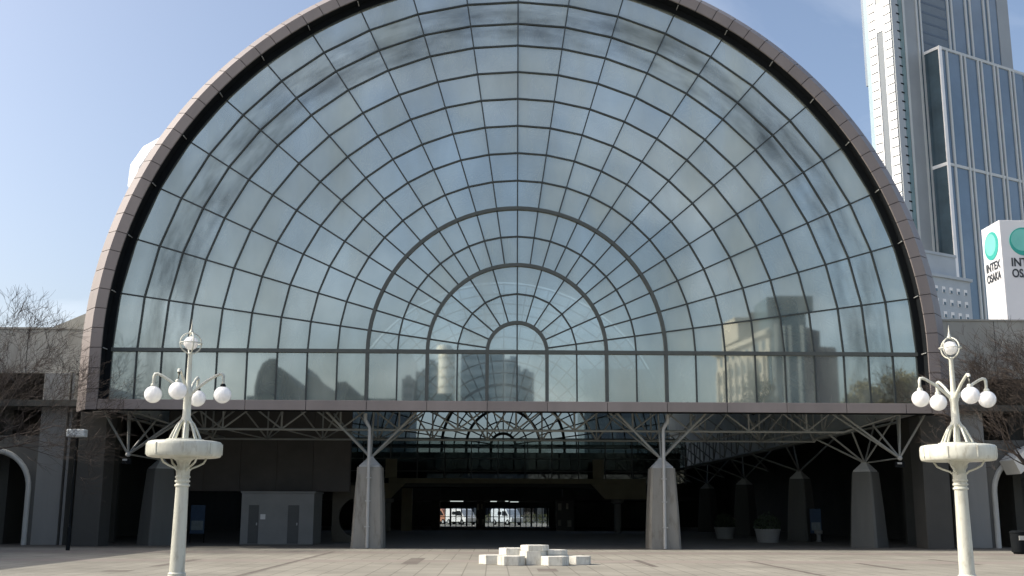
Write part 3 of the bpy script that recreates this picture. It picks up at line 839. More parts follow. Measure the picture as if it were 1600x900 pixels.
for k in range(24):
    MB().box(-38 + k * 3.2, -36 + k * 3.2, -0.05, -0.005, 0.9, 2.6).build('window', BLACK, fb2)

# ================================================================== SIDE WINGS
def wing(s, label):
    w = empty('side_wing', (s * 21.0, 4.0, 0)); tag(w, label, 'building', 'wings flanking the glass arch')
    X = lambda a, b: sorted((s * a, s * b))
    zt = 10.05 if s < 0 else 10.75
    # upper wall band and roof
    MB().box(*X(-0.95, 40), 0, 0.4, 7.95, zt).build('upper_wall', WINGWALL, w)
    MB().box(*X(-0.95, 40), 0.42, 62, zt - 0.35, zt - 0.05).build('roof', mat('wing_roof', (0.32, 0.32, 0.31), 0.8), w)
    MB().box(*X(-0.97, 40), -0.05, 0.45, zt + 0.004, zt + 0.09).build('coping', WINGWALL, w)
    if s < 0:   # roof ramp that climbs to the arch
        MB().prism([(0.75, zt + 0.1), (-1.6, zt + 0.1), (0.75, zt + 1.15)], 0.6, 3.0).build('roof_ramp', WINGWALL, w)
    for a in range(0, 40, 4):
        MB().box(*X(a - 0.012 + 2.2, a + 0.012 + 2.2), -0.004, 0.0, 7.96, zt - 0.01).build('wall_joint', BLACK, w)
    # recess behind
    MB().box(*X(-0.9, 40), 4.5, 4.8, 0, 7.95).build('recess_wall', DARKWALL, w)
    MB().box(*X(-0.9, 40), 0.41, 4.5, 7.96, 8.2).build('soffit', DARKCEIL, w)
    # tall pillar with a thin fin at its side
    MB().box(*X(-0.05, 1.15), -0.3, 0.75, 0, 7.94).build('pillar', ARCADE, w, bevel=0.04)
    MB().box(*X(-0.26, -0.14), -0.2, 0.4, 0, 7.94).build('pillar_fin', ARCADE, w)
    # arcade wall with round arched openings
    a0 = 1.35
    for k in range(5):
        c = a0 + 1.9 + k * 4.2; r = 1.75; zs = 2.55; zt2 = 5.0; y0, y1 = -0.1, 0.45
        vs = []; fs = []
        n = 20
        pts_in = [(c - r, 0.0)] + [(c + r * cos(pi - pi * i / n), zs + r * sin(pi - pi * i / n)) for i in range(n + 1)] + [(c + r, 0.0)]
        pts_out = [(c - 2.09, 0.0)] + [(c - 2.09 + 4.18 * i / n, zt2) for i in range(n + 1)] + [(c + 2.09, 0.0)]
        m_ = len(pts_in)
        for y in (y0, y1):
            vs += [(s * x, y, z) for x, z in pts_in] + [(s * x, y, z) for x, z in pts_out]
        for i in range(m_ - 1):
            fs += [(i, i + 1, m_ + i + 1, m_ + i), (2 * m_ + i, 3 * m_ + i, 3 * m_ + i + 1, 2 * m_ + i + 1),
                   (i, 2 * m_ + i, 2 * m_ + i + 1, i + 1), (m_ + i, m_ + i + 1, 3 * m_ + i + 1, 3 * m_ + i)]
        fs += [(0, m_, 3 * m_, 2 * m_), (m_ - 1, 3 * m_ - 1, 4 * m_ - 1, 2 * m_ - 1)]
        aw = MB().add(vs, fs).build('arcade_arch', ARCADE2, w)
        # proud rounded lip round the opening
        lip = MB().tube([(s * (c - r), y0 - 0.05, 0)] + [(s * (c + r * cos(pi - pi * i / n)), y0 - 0.05, zs + r * sin(pi - pi * i / n)) for i in range(n + 1)] + [(s * (c + r), y0 - 0.05, 0)], 0.13, 8)
        lip.build('arch_lip', mat('arch_lip_white', (0.5, 0.51, 0.48), 0.6, 0.08, 2), aw, smooth=0.8)
    return w
wl_ = wing(-1, 'grey left wing with tall pillar and arcade behind the bare tree')
wr_ = wing(1, 'grey right wing with tall pillar and arcade behind the right lamp')
MB().prism([(1.75, 4.0), (2.3, 4.45), (3.1, 4.78), (4.2, 4.92), (8.6, 4.92), (8.6, 4.25), (4.3, 4.25), (3.3, 4.1), (2.6, 3.8), (2.05, 3.35)], -1.7, -0.31).build('arch_canopy', mat('canopy_white', (0.7, 0.7, 0.66), 0.6, 0.08, 2), wr_, bevel=0.04)
# bright sloping roof light and dark vent on the right wing
rl = MB().prism([(26.9, 10.72), (33.0, 10.72), (33.0, 13.6)], 12.0, 13.2).build('roof_light', ROOFWHITE)
tag(rl, 'white sloping roof light on top of the right wing', 'roof light')
dv = MB().prism([(25.1, 10.7), (25.7, 10.7), (26.1, 11.85), (25.1, 11.6)], 12.0, 12.6).build('roof_vent', BLACK)
tag(dv, 'small dark roof vent on the right wing beside the arch', 'vent')
# the left wing runs forward out of view; its side casts the shade on the plaza
lb = empty('forward_wing', (-27.0, -30, 0)); tag(lb, 'long grey wing running forward along the left edge of the plaza', 'building')
MB().box(-14, 0, -22, 33.5, 0, 9.4).build('wall', WINGWALL, lb)
MB().box(-14.2, 0.25, -22.2, 33.6, 9.41, 9.75).build('roof', mat('wing_roof', (0.32, 0.32, 0.31)), lb)
for k in range(13):
    f = MB().box(-0.05, 0.03, -20.5 + k * 4.1, -18.0 + k * 4.1, 1.0, 3.4).build('window', BLACK, lb)
    MB().box(0.0, 0.12, -20.6 + k * 4.1, -17.9 + k * 4.1, 0.88, 0.99).build('window_sill', ARCADE, f)

# ================================================================== TOWER BEHIND
TGLASS = mat('tower_hazed_blue_glass', (0.085, 0.14, 0.205), 0.08, 0.25, 0.06, spec=0.9)  # blue lightened to put distance haze into the colour
TDARK = mat('tower_hazed_dark_glass', (0.05, 0.082, 0.105), 0.06, 0.35, 0.09, spec=0.9)  # near-black glass lifted towards blue, haze painted in
TPANEL = mat('tower_grey_panel', (0.30, 0.33, 0.35), 0.5, 0.08, 0.1)
TFIN = mat('tower_pale_fin', (0.52, 0.55, 0.55), 0.4, 0.06, 0.1)
TWHITE = mat('tower_white_panel', (0.82, 0.83, 0.84), 0.35, 0.05, 0.3)
TGREEN = mat('tower_green_glass', (0.14, 0.22, 0.22), 0.12, 0.25, 0.2)
tw = empty('office_tower', (158.0, 300.0, 0), radians(28)); tag(tw, 'tall blue glass office tower with white panelled corner behind the arch', 'tower')
def tp(name, m, *a, parent=None):
    return MB().box(*a).build(name, m, parent or tw)
ZT = 167.0; TOP = 256.0
low = tp('lower_block', TGLASS, 0.5, 60, 0.3, 30, 0, ZT - 1.2)
tp('corner_post', TWHITE, -0.15, 1.3, -0.15, 0.3, 0, ZT - 0.1, parent=low)
tp('roof_edge', TFIN, 1.3, 60, -0.1, 0.3, ZT - 1.1, ZT - 0.1, parent=low)
tp('left_glass', TDARK, 0.12, 0.5, 0.31, 6.8, 0, ZT - 1.2, parent=low)
tp('left_roof_edge', TWHITE, -0.1, 0.6, 0.31, 6.7, ZT - 1.15, ZT - 0.1, parent=low)
tp('left_band', TWHITE, -0.05, 0.12, 0.31, 6.7, 122.0, 123.2, parent=low)
for k, x in enumerate([3.6, 11.4, 13.4, 20.6, 22.6, 29.8, 31.8, 39.0, 41.0, 48]):
    tp('fin', TFIN, x, x + 0.8, -0.25, 0.3, 0, ZT - 1.1, parent=low)
    if k % 2 and k < 9:
        tp('dark_slot', TDARK, x + 0.82, x + 1.2, 0.1, 0.29, 0, ZT - 1.1, parent=low)
tp('floor_band', TFIN, 1.3, 60, -0.05, 0.295, 122, 123, parent=low)
up = tp('upper_block', TGLASS, 0.3, 52, 7.1, 34, ZT - 3, TOP)
for k, x in enumerate([15.2, 17.4, 25.6, 28.2, 36.4, 39.2]):
    tp('fin', TFIN, x, x + 0.9, 6.6, 7.1, ZT - 3, TOP, parent=up)
tp('end_panel', TPANEL, 45.2, 52.0, 6.8, 7.1, ZT - 3, TOP, parent=up)
tp('recessed_glass', TDARK, 0.4, 14.4, 6.95, 7.09, ZT - 3, TOP, parent=up)
for k in range(20):
    tp('spandrel', mat('tower_spandrel', (0.05, 0.08, 0.12), 0.2), 0.4, 14.4, 6.9, 6.949, ZT + k * 4.0, ZT + k * 4.0 + 0.8, parent=up)
sh = tp('corner_shaft', TPANEL, -15.6, 0.29, 6.8, 17.3, 0, TOP)
tp('smooth_face', mat('tower_smooth_panel', (0.36, 0.40, 0.43), 0.4, 0.05, 0.1), -15.55, -12.2, 6.6, 6.8, 0, TOP, parent=sh)
tp('green_strip', TGREEN, -12.1, -9.8, 6.72, 6.8, 0, TOP, parent=sh)
tp('pale_strip', TFIN, -9.7, -8.6, 6.55, 6.8, 0, TOP, parent=sh)
for x in (-2.6, -0.7):
    tp('fin', TFIN, x, x + 0.8, 6.4, 6.8, 0, TOP, parent=sh)
tp('dark_slot', TDARK, -1.75, -0.75, 6.7, 6.8, 0, TOP, parent=sh)
tp('back_glass', mat('tower_back_glass', (0.25, 0.36, 0.42), 0.2, 0.1, 0.2), -15.3, -10, 17.3, 19.4, 0, TOP, parent=sh)
# sunlit left face: two stacks of white panels with a slot between them
tp('panel_backing', TDARK, -15.66, -15.605, 6.95, 10.05, 60, TOP - 2, parent=sh)
tp('panel_backing', TDARK, -15.66, -15.605, 14.05, 17.15, 60, TOP - 2, parent=sh)
wpm = MB().box(-0.45, 0, -1.42, 1.42, 0.2, 3.1).mesh('white_panel', TWHITE, bevel=0.12)
mkm = MB().box(-0.2, 0, 0, 1.5, 0, 0.5).mesh('green_mark', BLACK)
for k in range(52):
    z = 78 + k * 3.36
    for yy in (8.5, 15.6):
        inst('white_panel', wpm, sh, (-15.6, yy, z))
    inst('strip_mark', mkm, sh, mw=Matrix.Translation((-11.7, 6.70, z)) @ Matrix.Rotation(pi / 2, 4, 'Z'))
tp('slot', mat('tower_slot', (0.10, 0.13, 0.16), 0.4), -15.72, -15.61, 10.75, 13.5, 60, 173.5, parent=sh)
tp('slot_edge', TWHITE, -15.95, -15.61, 10.15, 10.7, 60, 240, parent=sh)
tp('slot_edge', TWHITE, -15.95, -15.61, 13.55, 13.95, 60, 240, parent=sh)
tp('slot_cover', TWHITE, -15.95, -15.73, 10.72, 13.52, 173.5, 184.5, parent=sh)

# low building at the foot of the tower
pb = empty('podium_building', (105.5, 200, 0), radians(28)); tag(pb, 'grey office podium with a grid of small windows beside the tower foot', 'building')
PW = mat('podium_hazed_grey', (0.38, 0.43, 0.47), 0.6, 0.1, 0.2)  # paled and blued, the haze sits in the colour
MB().box(-6, 14.5, 0, 20, 0, 58.6).build('wall', PW, pb)
MB().box(-6.4, 15.0, -0.5, 20.4, 58.61, 59.3).build('cornice', PW, pb)
MB().box(-5.5, 11.0, 1.0, 20.0, 59.31, 64.6).build('upper_storey', PW, pb)
MB().box(-5.7, 11.2, 0.8, 20.2, 64.61, 65.3).build('roof', PW, pb)
pwh = mat('podium_reveal', (0.78, 0.79, 0.79), 0.5, 0.06, 1)
for i in range(6):
    for j in range(6):
        x = -1.6 + i * 2.7; z = 54.9 - j * 3.1
        wv = MB().box(x, x + 1.15, -0.12, -0.01, z, z + 1.5).build('window', pwh, pb)
        MB().box(x + 0.25, x + 1.02, -0.16, -0.121, z, z + 0.75).build('pane', TDARK, wv)

# ================================================================== SIGN PYLON ON THE ROOF
sp = empty('sign_pylon', (33.05, 22, 10.7)); tag(sp, 'white sign pylon with teal discs reading INTEX OSAKA on the right wing roof', 'sign')
SIGNW = mat('sign_white', (0.66, 0.66, 0.66), 0.4, 0.05, 0.6)
TEAL = mat('sign_teal', (0.03, 0.33, 0.27), 0.4, 0.12, 0.8)
TEAL2 = mat('sign_teal_highlight', (0.16, 0.50, 0.43), 0.4, 0.1, 1)
INK = mat('sign_ink', (0.03, 0.035, 0.04), 0.5)
HP = 10.4; LW = 2.6; RW = 3.1
ld = Vector((0.0, 1.0))
pA, pB = Vector((0, 0)), Vector((RW, 0.0))
pD = pA + ld * LW; pC = pB + ld * LW
MB().vprism([tuple(pA), tuple(pB), tuple(pC), tuple(pD)], 0, HP).build('body', SIGNW, sp, bevel=0.04)
def sign_face(org, d, wid):
    """disc and lettering standing 2 cm proud of one face; org at its left foot looking at it"""
    d = Vector((d[0], d[1], 0)).normalized(); nrm = Vector((d.y, -d.x, 0)); upv = Vector((0, 0, 1))
    M = Matrix(((d.x, nrm.x, 0, org[0]), (d.y, nrm.y, 0, org[1]), (0, 0, 1, 0), (0, 0, 0, 1)))
    r = 0.97
    disc = MB().prism([(wid / 2 + r * cos(t * pi / 24), HP - 0.5 - r * 1.02 + r * sin(t * pi / 24)) for t in range(48)], 0.0, 0.03).build('disc', TEAL, sp)
    disc.matrix_local = M
    cres = [(wid / 2 - r * 0.1 + r * 0.78 * cos(t * pi / 16), HP - 0.5 - r * 1.02 + r * 0.1 + r * 0.78 * sin(t * pi / 16)) for t in range(32)]
    h = MB().prism(cres, 0.031, 0.036).build('disc_highlight', TEAL2, disc)
    for i, word in enumerate(('INTEX', 'OSAKA')):
        cu = bpy.data.curves.new('lettering', 'FONT'); cu.body = word; cu.size = 1.0; cu.extrude = 0.012; cu.offset = 0.022; cu.align_x = 'CENTER'
        to = bpy.data.objects.new('tmp', cu); col.objects.link(to)
        bpy.context.view_layer.update()
        dg = bpy.context.evaluated_depsgraph_get()
        me = bpy.data.meshes.new_from_object(to.evaluated_get(dg))
        wdt = to.dimensions.x
        bpy.data.objects.remove(to, do_unlink=True)
        me.materials.clear(); me.materials.append(INK)
        sx = 1.95 / wdt; sz = 0.80
        tm = M @ Matrix.Translation((wid / 2, 0.02, HP - 0.5 - 2 * r * 1.02 - 0.72 - i * 0.76)) @ Matrix.Rotation(pi / 2, 4, 'X') @ Matrix.Diagonal((sx, sz, 1, 1))
        inst('lettering', me, sp, mw=tm)
sign_face((pD.x, pD.y), (pA - pD), LW)
sign_face((pA.x, pA.y), (pB - pA), RW)

# ================================================================== PLAZA LAMPS
def lamp(x, y, theta, label, seam):
    L = empty('plaza_lamp', (x, y, 0)); tag(L, label, 'lamp post', 'globe lamps on the plaza')
    MB().lathe([(0.30, 0), (0.30, 0.10), (0.24, 0.13), (0.20, 0.20), (0.185, 0.22), (0.19, 0.26), (0.165, 0.29), (0.162, 0.34), (0.135, 2.12), (0.148, 2.42), (0.155, 2.46), (0.135, 2.50), (0.13, 2.58), (0.165, 2.66), (0.25, 2.72), (0.31, 2.729)], 28).build('column', LAMPPAINT, L, smooth=0.6)
    for z in (2.13, 2.22, 2.31):
        MB().lathe([(0.13, -0.03), (0.158, -0.02), (0.166, 0), (0.158, 0.02), (0.13, 0.03)], 24, (0, 0, z)).build('collar_ring', LAMPPAINT, L, smooth=0.8)
    pl = MB().lathe([(0.30, 2.73), (0.70, 2.73), (0.765, 2.745), (0.79, 2.78), (0.80, 2.85), (0.80, 2.98), (0.79, 3.04), (0.765, 3.07), (0.70, 3.085), (0.4, 3.09)], 40).build('platform', LAMPPAINT, L, smooth=0.7)
    for k in range(8):
        a = seam + k * pi / 4
        q = MB().box(0.795, 0.812, -0.016, 0.016, 2.79, 3.03).build('seam_cover', LAMPPAINT, pl)
        q.rotation_euler = (0, 0, a)
    MB().lathe([(0.40, 3.092), (0.40, 3.13), (0.34, 3.135)], 28).build('top_plate', LAMPPAINT, L, smooth=0.6)
    for k in range(4):
        a = theta + pi / 4 + k * pi / 2
        c, s_ = cos(a), sin(a)
        MB().tube([(0.12 * c, 0.12 * s_, 2.42), (0.2 * c, 0.2 * s_, 2.50), (0.36 * c, 0.36 * s_, 2.56), (0.48 * c, 0.48 * s_, 2.62), (0.55 * c, 0.55 * s_, 2.73)], 0.022, 8).build('bracket', LAMPPAINT, L, smooth=0.9)
    for k in range(8):
        a = theta + k * pi / 4 + 0.2
        c, s_ = cos(a), sin(a)
        MB().tube([(0.33 * c, 0.33 * s_, 3.12), (0.26 * c, 0.26 * s_, 3.28), (0.17 * c, 0.17 * s_, 3.46), (0.075 * c, 0.075 * s_, 3.56)], [0.028, 0.026, 0.026, 0.03], 8).build('rib', LAMPPAINT, L, smooth=0.9)
    MB().lathe([(0.07, 3.1), (0.07, 3.5), (0.115, 3.53), (0.12, 3.57), (0.09, 3.62), (0.085, 4.05), (0.1, 4.08), (0.105, 4.16), (0.085, 4.22), (0.06, 4.3), (0.046, 5.0), (0.06, 5.03), (0.05, 5.06)], 20).build('upper_pole', LAMPPAINT, L, smooth=0.7)
    for k in range(4):
        a = theta + k * pi / 2
        c, s_ = cos(a), sin(a)
        P = lambda r, z: (r * c, r * s_, z)
        arm = MB().tube([P(0.05, 4.12), P(0.2, 4.26), P(0.4, 4.42), P(0.6, 4.54), P(0.69, 4.58), P(0.745, 4.57), P(0.765, 4.52), P(0.765, 4.30)], [0.042, 0.036, 0.032, 0.032, 0.034, 0.036, 0.036, 0.038], 10).build('arm', LAMPPAINT, L, smooth=0.9)
        gl = MB().lathe([(0.19 * sin(pi * i / 14) + 0.001, -0.19 * cos(pi * i / 14)) for i in range(15)], 24).build('globe', GLOBE, arm, smooth=2.0)
        gl.location = P(0.765, 4.115)
        ho = MB().lathe([(0.05, 4.27), (0.062, 4.285), (0.062, 4.33), (0.045, 4.36)], 14, P(0.765, 0)).build('globe_holder', BLACK if k in (0, 1) and x < 0 else LAMPPAINT, arm, smooth=0.7)
    top = MB().lathe([(0.155 * sin(pi * i / 14) + 0.001, -0.155 * cos(pi * i / 14)) for i in range(15)], 24).build('top_globe', GLOBE, L, smooth=2.0)
    top.location = (0, 0, 5.27)
    for rot in (theta + 0.5, theta + 0.5 + pi / 2):
        MB().tube([(0.235 * cos(t * pi / 16) * cos(rot), 0.235 * cos(t * pi / 16) * sin(rot), 5.27 + 0.235 * sin(t * pi / 16)) for t in range(33)], 0.016, 6, cap=False).build('gimbal_ring', LAMPPAINT, L, smooth=1.5)
    MB().tube([(0.235 * cos(t * pi / 16), 0.235 * sin(t * pi / 16), 5.27) for t in range(33)], 0.014, 6, cap=False).build('gimbal_ring', LAMPPAINT, L, smooth=1.5)
    MB().lathe([(0.05, 5.49), (0.055, 5.52), (0.03, 5.56), (0.024, 5.6), (0.012, 5.7), (0.003, 5.8)], 12).build('finial', LAMPPAINT, L, smooth=0.8)
    return L
lamp(-7.80, -22.0, radians(0.5), 'cream globe lamp post left of the arch with dark globe holders', 0.25)
lamp(9.31, -22.0, radians(2), 'cream globe lamp post on the right in front of the pillar', 0.1)

# ================================================================== WHITE HEXAGONAL BLOCKS
def hexa(x, y, z, sd, h, rot, label):
    pts = [(sd * cos(rot + k * pi / 3), sd * sin(rot + k * pi / 3)) for k in range(6)]
    o = MB().vprism(pts, 0, h).build('stone_block', BLOCK, bevel=0.012)
    o.location = (x, y, z)
    tag(o, label, 'block', 'white hexagonal blocks on the plaza')
    return o
SD = 0.42
hexa(-1.03, -12.10, 0.003, SD, 0.27, 0.02, 'leftmost white hexagonal block of the low pile')
hexa(-0.46, -12.85, 0.003, SD, 0.27, -0.03, 'front left white hexagonal block at the foot of the pile')
hexa(-0.40, -12.12, 0.003, SD, 0.28, 0.05, 'low white hexagonal block hidden behind the front left one')
hexa(-0.41, -12.10, 0.286, SD, 0.20, 0.03, 'white hexagonal block stacked behind the front left one')
hexa(0.22, -12.45, 0.003, SD, 0.41, 0.0, 'tall central white hexagonal block carrying the topmost one')
hexa(0.27, -12.42, 0.416, SD + 0.02, 0.17, 0.04, 'topmost white hexagonal block of the pile')
hexa(0.86, -12.90, 0.003, SD, 0.27, -0.02, 'front right white hexagonal block at the foot of the pile')
hexa(0.90, -12.10, 0.003, SD, 0.28, 0.02, 'low white hexagonal block hidden behind the front right one')
hexa(0.88, -12.12, 0.286, SD, 0.15, 0.03, 'shaded white hexagonal block stacked behind the front right one')
hexa(1.62, -12.25, 0.003, SD, 0.25, 0.3, 'rightmost white hexagonal block turned slightly from the others')

# ================================================================== SMALL STREET FURNITURE
al = empty('area_light', (-18.0, -2.35, 0)); tag(al, 'thin dark pole light with white box head by the left pier', 'lamp post')
MB().lathe([(0.08, 0), (0.08, 0.9), (0.04, 0.95), (0.032, 4.45)], 12).build('pole', BLACK, al, smooth=0.6)
MB().box(-0.37, 0.37, -0.2, 0.2, 4.5, 4.82).build('lamp_head', mat('lamp_head_white', (0.6, 0.63, 0.62), 0.5), al, bevel=0.05)
bn = empty('litter_bin', (19.95, -3.1, 0)); tag(bn, 'black litter bin on the plaza at the right edge', 'bin')
MB().lathe([(0.27, 0.08), (0.29, 0.8), (0.31, 0.82), (0.31, 0.88), (0.2, 0.92)], 18).build('drum', BLACK, bn, smooth=0.6)
MB().lathe([(0.2, 0.0), (0.22, 0.08)], 12).build('foot', BLACK, bn)
MB().box(-0.1, 0.1, -0.32, -0.285, 0.55, 0.72).build('slot_plate', PIPE, bn)

# ================================================================== BARE TREES
def bare_tree(x, y, h, seed, label, lean=(0, 0), spread=1.0, levels=7):
    rnd = random.Random(seed)
    t = empty('bare_tree', (x, y, 0)); tag(t, label, 'tree', 'leafless trees beside the hall')
    trunk = MB(); crown = MB()
    def grow(p, d, L, r, lev):
        n = 4 if lev < 3 else 3
        pts = [p]; rad = [r]
        q = p.copy(); dd = d.copy()
        for i in range(n):
            dd = (dd + Vector((rnd.gauss(0, .11), rnd.gauss(0, .11), rnd.gauss(0.05, .08)))).normalized()
            q = q + dd * (L / n); pts.append(q.copy()); rad.append(r * (1 - 0.45 * (i + 1) / n))
        (trunk if lev <= 1 else crown).tube(pts, rad, 7 if lev < 2 else (5 if lev < 4 else 3), cap=False)
        if lev >= levels: return
        kids = rnd.choice((3, 4)) if lev < 2 else rnd.choice((3, 3, 3, 4))
        for k in range(kids):
            u = rnd.uniform(0.45, 1.0) if k else 1.0
            i = min(int(u * n), n - 1); f = u * n - i
            pp = pts[i].lerp(pts[i + 1], f)
            ax = Vector((rnd.gauss(0, 1), rnd.gauss(0, 1), rnd.gauss(0, .6)))
            ax = (ax - dd * ax.dot(dd))
            if ax.length < 1e-3: continue
            ax.normalize()
            nd = (dd * rnd.uniform(0.75, 1.0) + ax * rnd.uniform(0.45, 0.85) * spread + Vector((lean[0], lean[1], 0.10)) * 0.5).normalized()
            grow(pp, nd, L * rnd.uniform(0.62, 0.8), max(rad[i + 1] * rnd.uniform(0.55, 0.72), 0.006), lev + 1)
    grow(Vector((0, 0, 0)), Vector((0.02, 0, 1)), h * 0.27, h * 0.017, 0)
    trunk.build('trunk', BARK, t, smooth=1.0)
    crown.build('crown', BARK, t)
    return t
bare_tree(-23.6, -3.0, 13.8, 3, 'bare tree at the left edge in front of the left wing', (0.12, 0.0))
bare_tree(-25.2, 0.5, 13.0, 11, 'shorter bare tree at the left edge close to the arcade', (0.05, 0.0))
bare_tree(22.7, -2.6, 13.2, 5, 'bare tree at the right edge in front of the right wing', (-0.3, 0.0))
bare_tree(23.4, 0.5, 12.2, 8, 'shorter bare tree at the right edge behind the lamp', (-0.2, 0.0))

# ================================================================== WHAT THE GLASS MIRRORS (stands behind the camera)
V = lambda x, yv: (x, 2.7 - yv)
BEIGE = mat('hotel_hazed_beige', (0.40, 0.385, 0.34), 0.8, 0.1, 0.2)  # beige greyed so that haze is part of the colour
ht = empty('hotel', (*V(43, 120), 0)); tag(ht, 'beige and glass hotel block mirrored in the right of the fan window', 'building')
def loc(x, yv):
    a = V(x, yv); b = V(43, 120); return (a[0] - b[0], a[1] - b[1])
MB().vprism([loc(43, 120), loc(39.2, 143), loc(54.5, 147), loc(49, 124)], 0, 30.5).build('wall', BEIGE, ht)
a_, b_ = Vector(loc(43, 120)), Vector(loc(39.2, 143))
dface = (b_ - a_).normalized(); nf = Vector((dface.y, -dface.x))
if nf.x > 0: nf = -nf
def facebox(name, u0, u1, z0, z1, o0, o1, m, parent=None):
    ps = [a_ + dface * u0 + nf * o0, a_ + dface * u1 + nf * o0, a_ + dface * u1 + nf * o1, a_ + dface * u0 + nf * o1]
    return MB().vprism([tuple(p) for p in ps], z0, z1).build(name, m, parent or ht)
for i in range(8):
    for j in range(8):
        facebox('window', 1.6 + i * 2.7, 2.9 + i * 2.7, 27.2 - j * 3.2, 28.8 - j * 3.2, 0.01, 0.06, TDARK)
for i in range(9):
    facebox('rib', 0.55 + i * 2.7, 1.1 + i * 2.7, 4, 26.4, 0.01, 0.5, BEIGE)
facebox('cornice', -0.3, 23.6, 29.4, 30.2, 0.01, 0.7, BEIGE)
MB().vprism([loc(40.5, 128), loc(39.6, 138), loc(50, 138), loc(50, 128)], 30.51, 34.5).build('penthouse', BEIGE, ht)
HG = mat('hotel_blue_glass', (0.07, 0.13, 0.18), 0.1, 0.2, 0.3, spec=0.8)
MB().vprism([loc(43.3, 119), loc(43.3, 127), loc(49.2, 127), loc(49.2, 119)], 0, 35.3).build('glass_shaft', HG, ht)
for x in (43.6, 45.2, 46.2, 48.2):
    MB().vprism([loc(x, 118.7), loc(x, 118.98), loc(x + 0.5, 118.98), loc(x + 0.5, 118.7)], 0, 31).build('fin', mat('hotel_fin', (0.45, 0.5, 0.5), 0.5), ht)
HB = mat('hotel_brown', (0.17, 0.165, 0.175), 0.7, 0.12, 0.3)
MB().vprism([loc(49.3, 119.8), loc(49.3, 132), loc(54.4, 130), loc(55.2, 124), loc(54.0, 121)], 0, 28).build('round_tower', HB, ht)
MB().vprism([loc(49.3, 121), loc(49.3, 131), loc(52.2, 130), loc(52.6, 124)], 28.01, 31.2).build('tower_top', HB, ht)

dm = empty('domed_building', (*V(-39, 150), 0)); tag(dm, 'dark curved roof building mirrored in the lower left glass', 'building')
prof = [(-6.2, 0), (-6.2, 24.5), (-5.7, 27.0), (-4.9, 28.8), (-3.6, 29.7), (-1.8, 29.7), (-0.6, 28.8), (0.6, 27.2), (2.2, 25.8), (4.0, 24.9), (5.2, 23.8), (6.2, 22.4), (6.8, 20), (7, 0)]
MB().prism(prof, -24, 0).build('shell', mat('slate_shell', (0.06, 0.085, 0.10), 0.7, 0.15, 0.2), dm)
MB().prism([(7.2, 0), (7.2, 24.3), (8.0, 25.2), (10.0, 25.4), (11.3, 24.2), (12.4, 22.6), (12.4, 0)], -22, -1).build('annex', MATS['slate_shell'], dm)
MB().box(-7.5, 30, -26, 0.4, 0, 22.6).build('base', mat('dome_base', (0.11, 0.14, 0.145), 0.8), dm)
for (x0, x1, zt, k, lb) in [(-31.5, -27.5, 46.8, 0, 'lowest grey blue block mirrored left of the centre'), (-27.4, -18.5, 50.0, 6, 'grey blue tower mirrored left of the pale round tower'),
                            (-13.8, -0.5, 53.8, 12, 'tall grey blue slab mirrored in the middle of the lower glass'), (-0.4, 8.5, 50.0, 3, 'stepped grey blue slab mirrored right of the tall slab'), (8.6, 13.2, 48.6, 8, 'rightmost grey blue block mirrored near the centre')]:
    b = empty('distant_tower', (*V((x0 + x1) / 2, 300 + k), 0)); tag(b, lb, 'tower', 'towers mirrored in the lower glass')
    hw = (x1 - x0) / 2
    m = mat('hazed_tower_wall', (0.19, 0.235, 0.28), 0.7, 0.1, 0.05)  # grey blue carries the distance haze in the wall colour
    MB().box(-hw, hw, -16, 0, 0, zt).build('wall', m, b)
    MB().box(-hw * 0.6, hw * 0.3, -10, -4, zt + 0.01, zt + 1.6).build('plant_room', m, b)
    nr = 9
    for j in range(nr):
        MB().box(-hw + 0.6, hw - 0.6, 0.01, 0.1, zt - 3 - j * 3.3, zt - 1.6 - j * 3.3).build('window_band', mat('distant_window', (0.10, 0.14, 0.18), 0.3), b)
rt = empty('round_tower', (*V(-16.9, 300), 0)); tag(rt, 'pale cylindrical tower mirrored between the grey blue blocks', 'tower')
MB().lathe([(2.8, 0), (2.8, 54.5), (2.3, 55.5)], 24).build('shaft', mat('pale_round', (0.55, 0.56, 0.52), 0.7), rt, smooth=0.6)
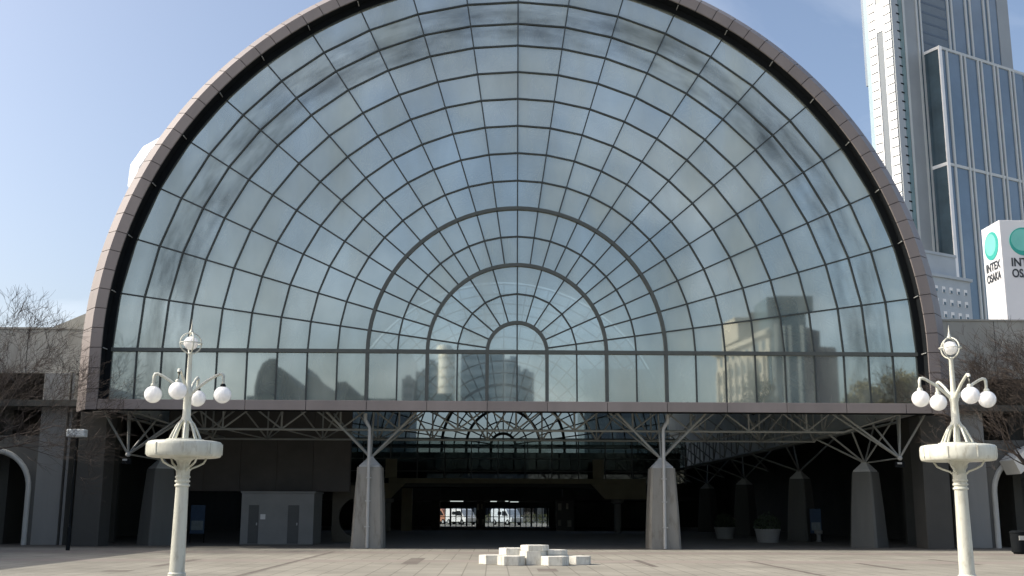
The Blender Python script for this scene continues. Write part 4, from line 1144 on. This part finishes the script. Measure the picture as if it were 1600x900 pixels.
for k in range(8):
    MB().lathe([(2.82, -0.3), (2.9, -0.2), (2.9, 0.2), (2.82, 0.3)], 24, (0, 0, 28 + k * 3.2)).build('floor_ring', mat('pale_ring', (0.4, 0.42, 0.4), 0.7), rt)

def leafy_tree(x, y, h, w, seed, colr, label):
    rnd = random.Random(seed)
    t = empty('leafy_tree', (x, y, 0)); tag(t, label, 'tree', 'dry leaved trees behind the camera')
    tk = MB(); tk.tube([(0, 0, 0), (0.1, 0, h * 0.3), (0, 0.1, h * 0.6)], [0.28, 0.2, 0.1], 8)
    cl = []
    for k in range(26):
        a = rnd.uniform(0, 2 * pi); rr = w * sqrt(rnd.random()) * 0.8; z = h * rnd.uniform(0.4, 0.93)
        rr *= 1.1 - abs(z / h - 0.62)
        c = Vector((rr * cos(a), rr * sin(a), z)); cl.append(c)
        tk.tube([(0, 0, h * rnd.uniform(0.25, 0.5)), tuple(c * 0.6 + Vector((0, 0, z * 0.36))), tuple(c)], [0.1, 0.06, 0.03], 5)
    tk.build('trunk', BARK, t, smooth=1)
    b = MB()
    for c in cl:
        for i in range(170):
            p = c + Vector((rnd.gauss(0, 1), rnd.gauss(0, 1), rnd.gauss(0, .8))) * w * 0.17
            d1 = Vector((rnd.gauss(0, 1), rnd.gauss(0, 1), rnd.gauss(0, 1))).normalized() * 0.17
            d2 = Vector((rnd.gauss(0, 1), rnd.gauss(0, 1), rnd.gauss(0, 1))).normalized() * 0.1
            b.add([p - d1, p + d2, p + d1, p - d2], [(0, 1, 2, 3)])
    b.build('crown', mat('leaf_' + str(colr), colr, 0.8, 0.3, 1.5), t)
for i, (x, yv, h, w, c, lb) in enumerate([(34.5, 60, 13.6, 2.4, (0.11, 0.10, 0.04), 'low dry leaved tree mirrored right of the hotel'), (37.4, 60, 14.9, 2.8, (0.16, 0.14, 0.06), 'middle dry leaved tree mirrored low in the right glass'),
                                 (41.0, 61, 16.4, 3.0, (0.16, 0.14, 0.06), 'tallest dry leaved tree mirrored at the right end of the glass'), (27.5, 68, 17.5, 3.0, (0.05, 0.055, 0.03), 'dark tree mirrored behind the dry leaved ones')]):
    leafy_tree(*V(x, yv), h, w, 20 + i, c, lb)
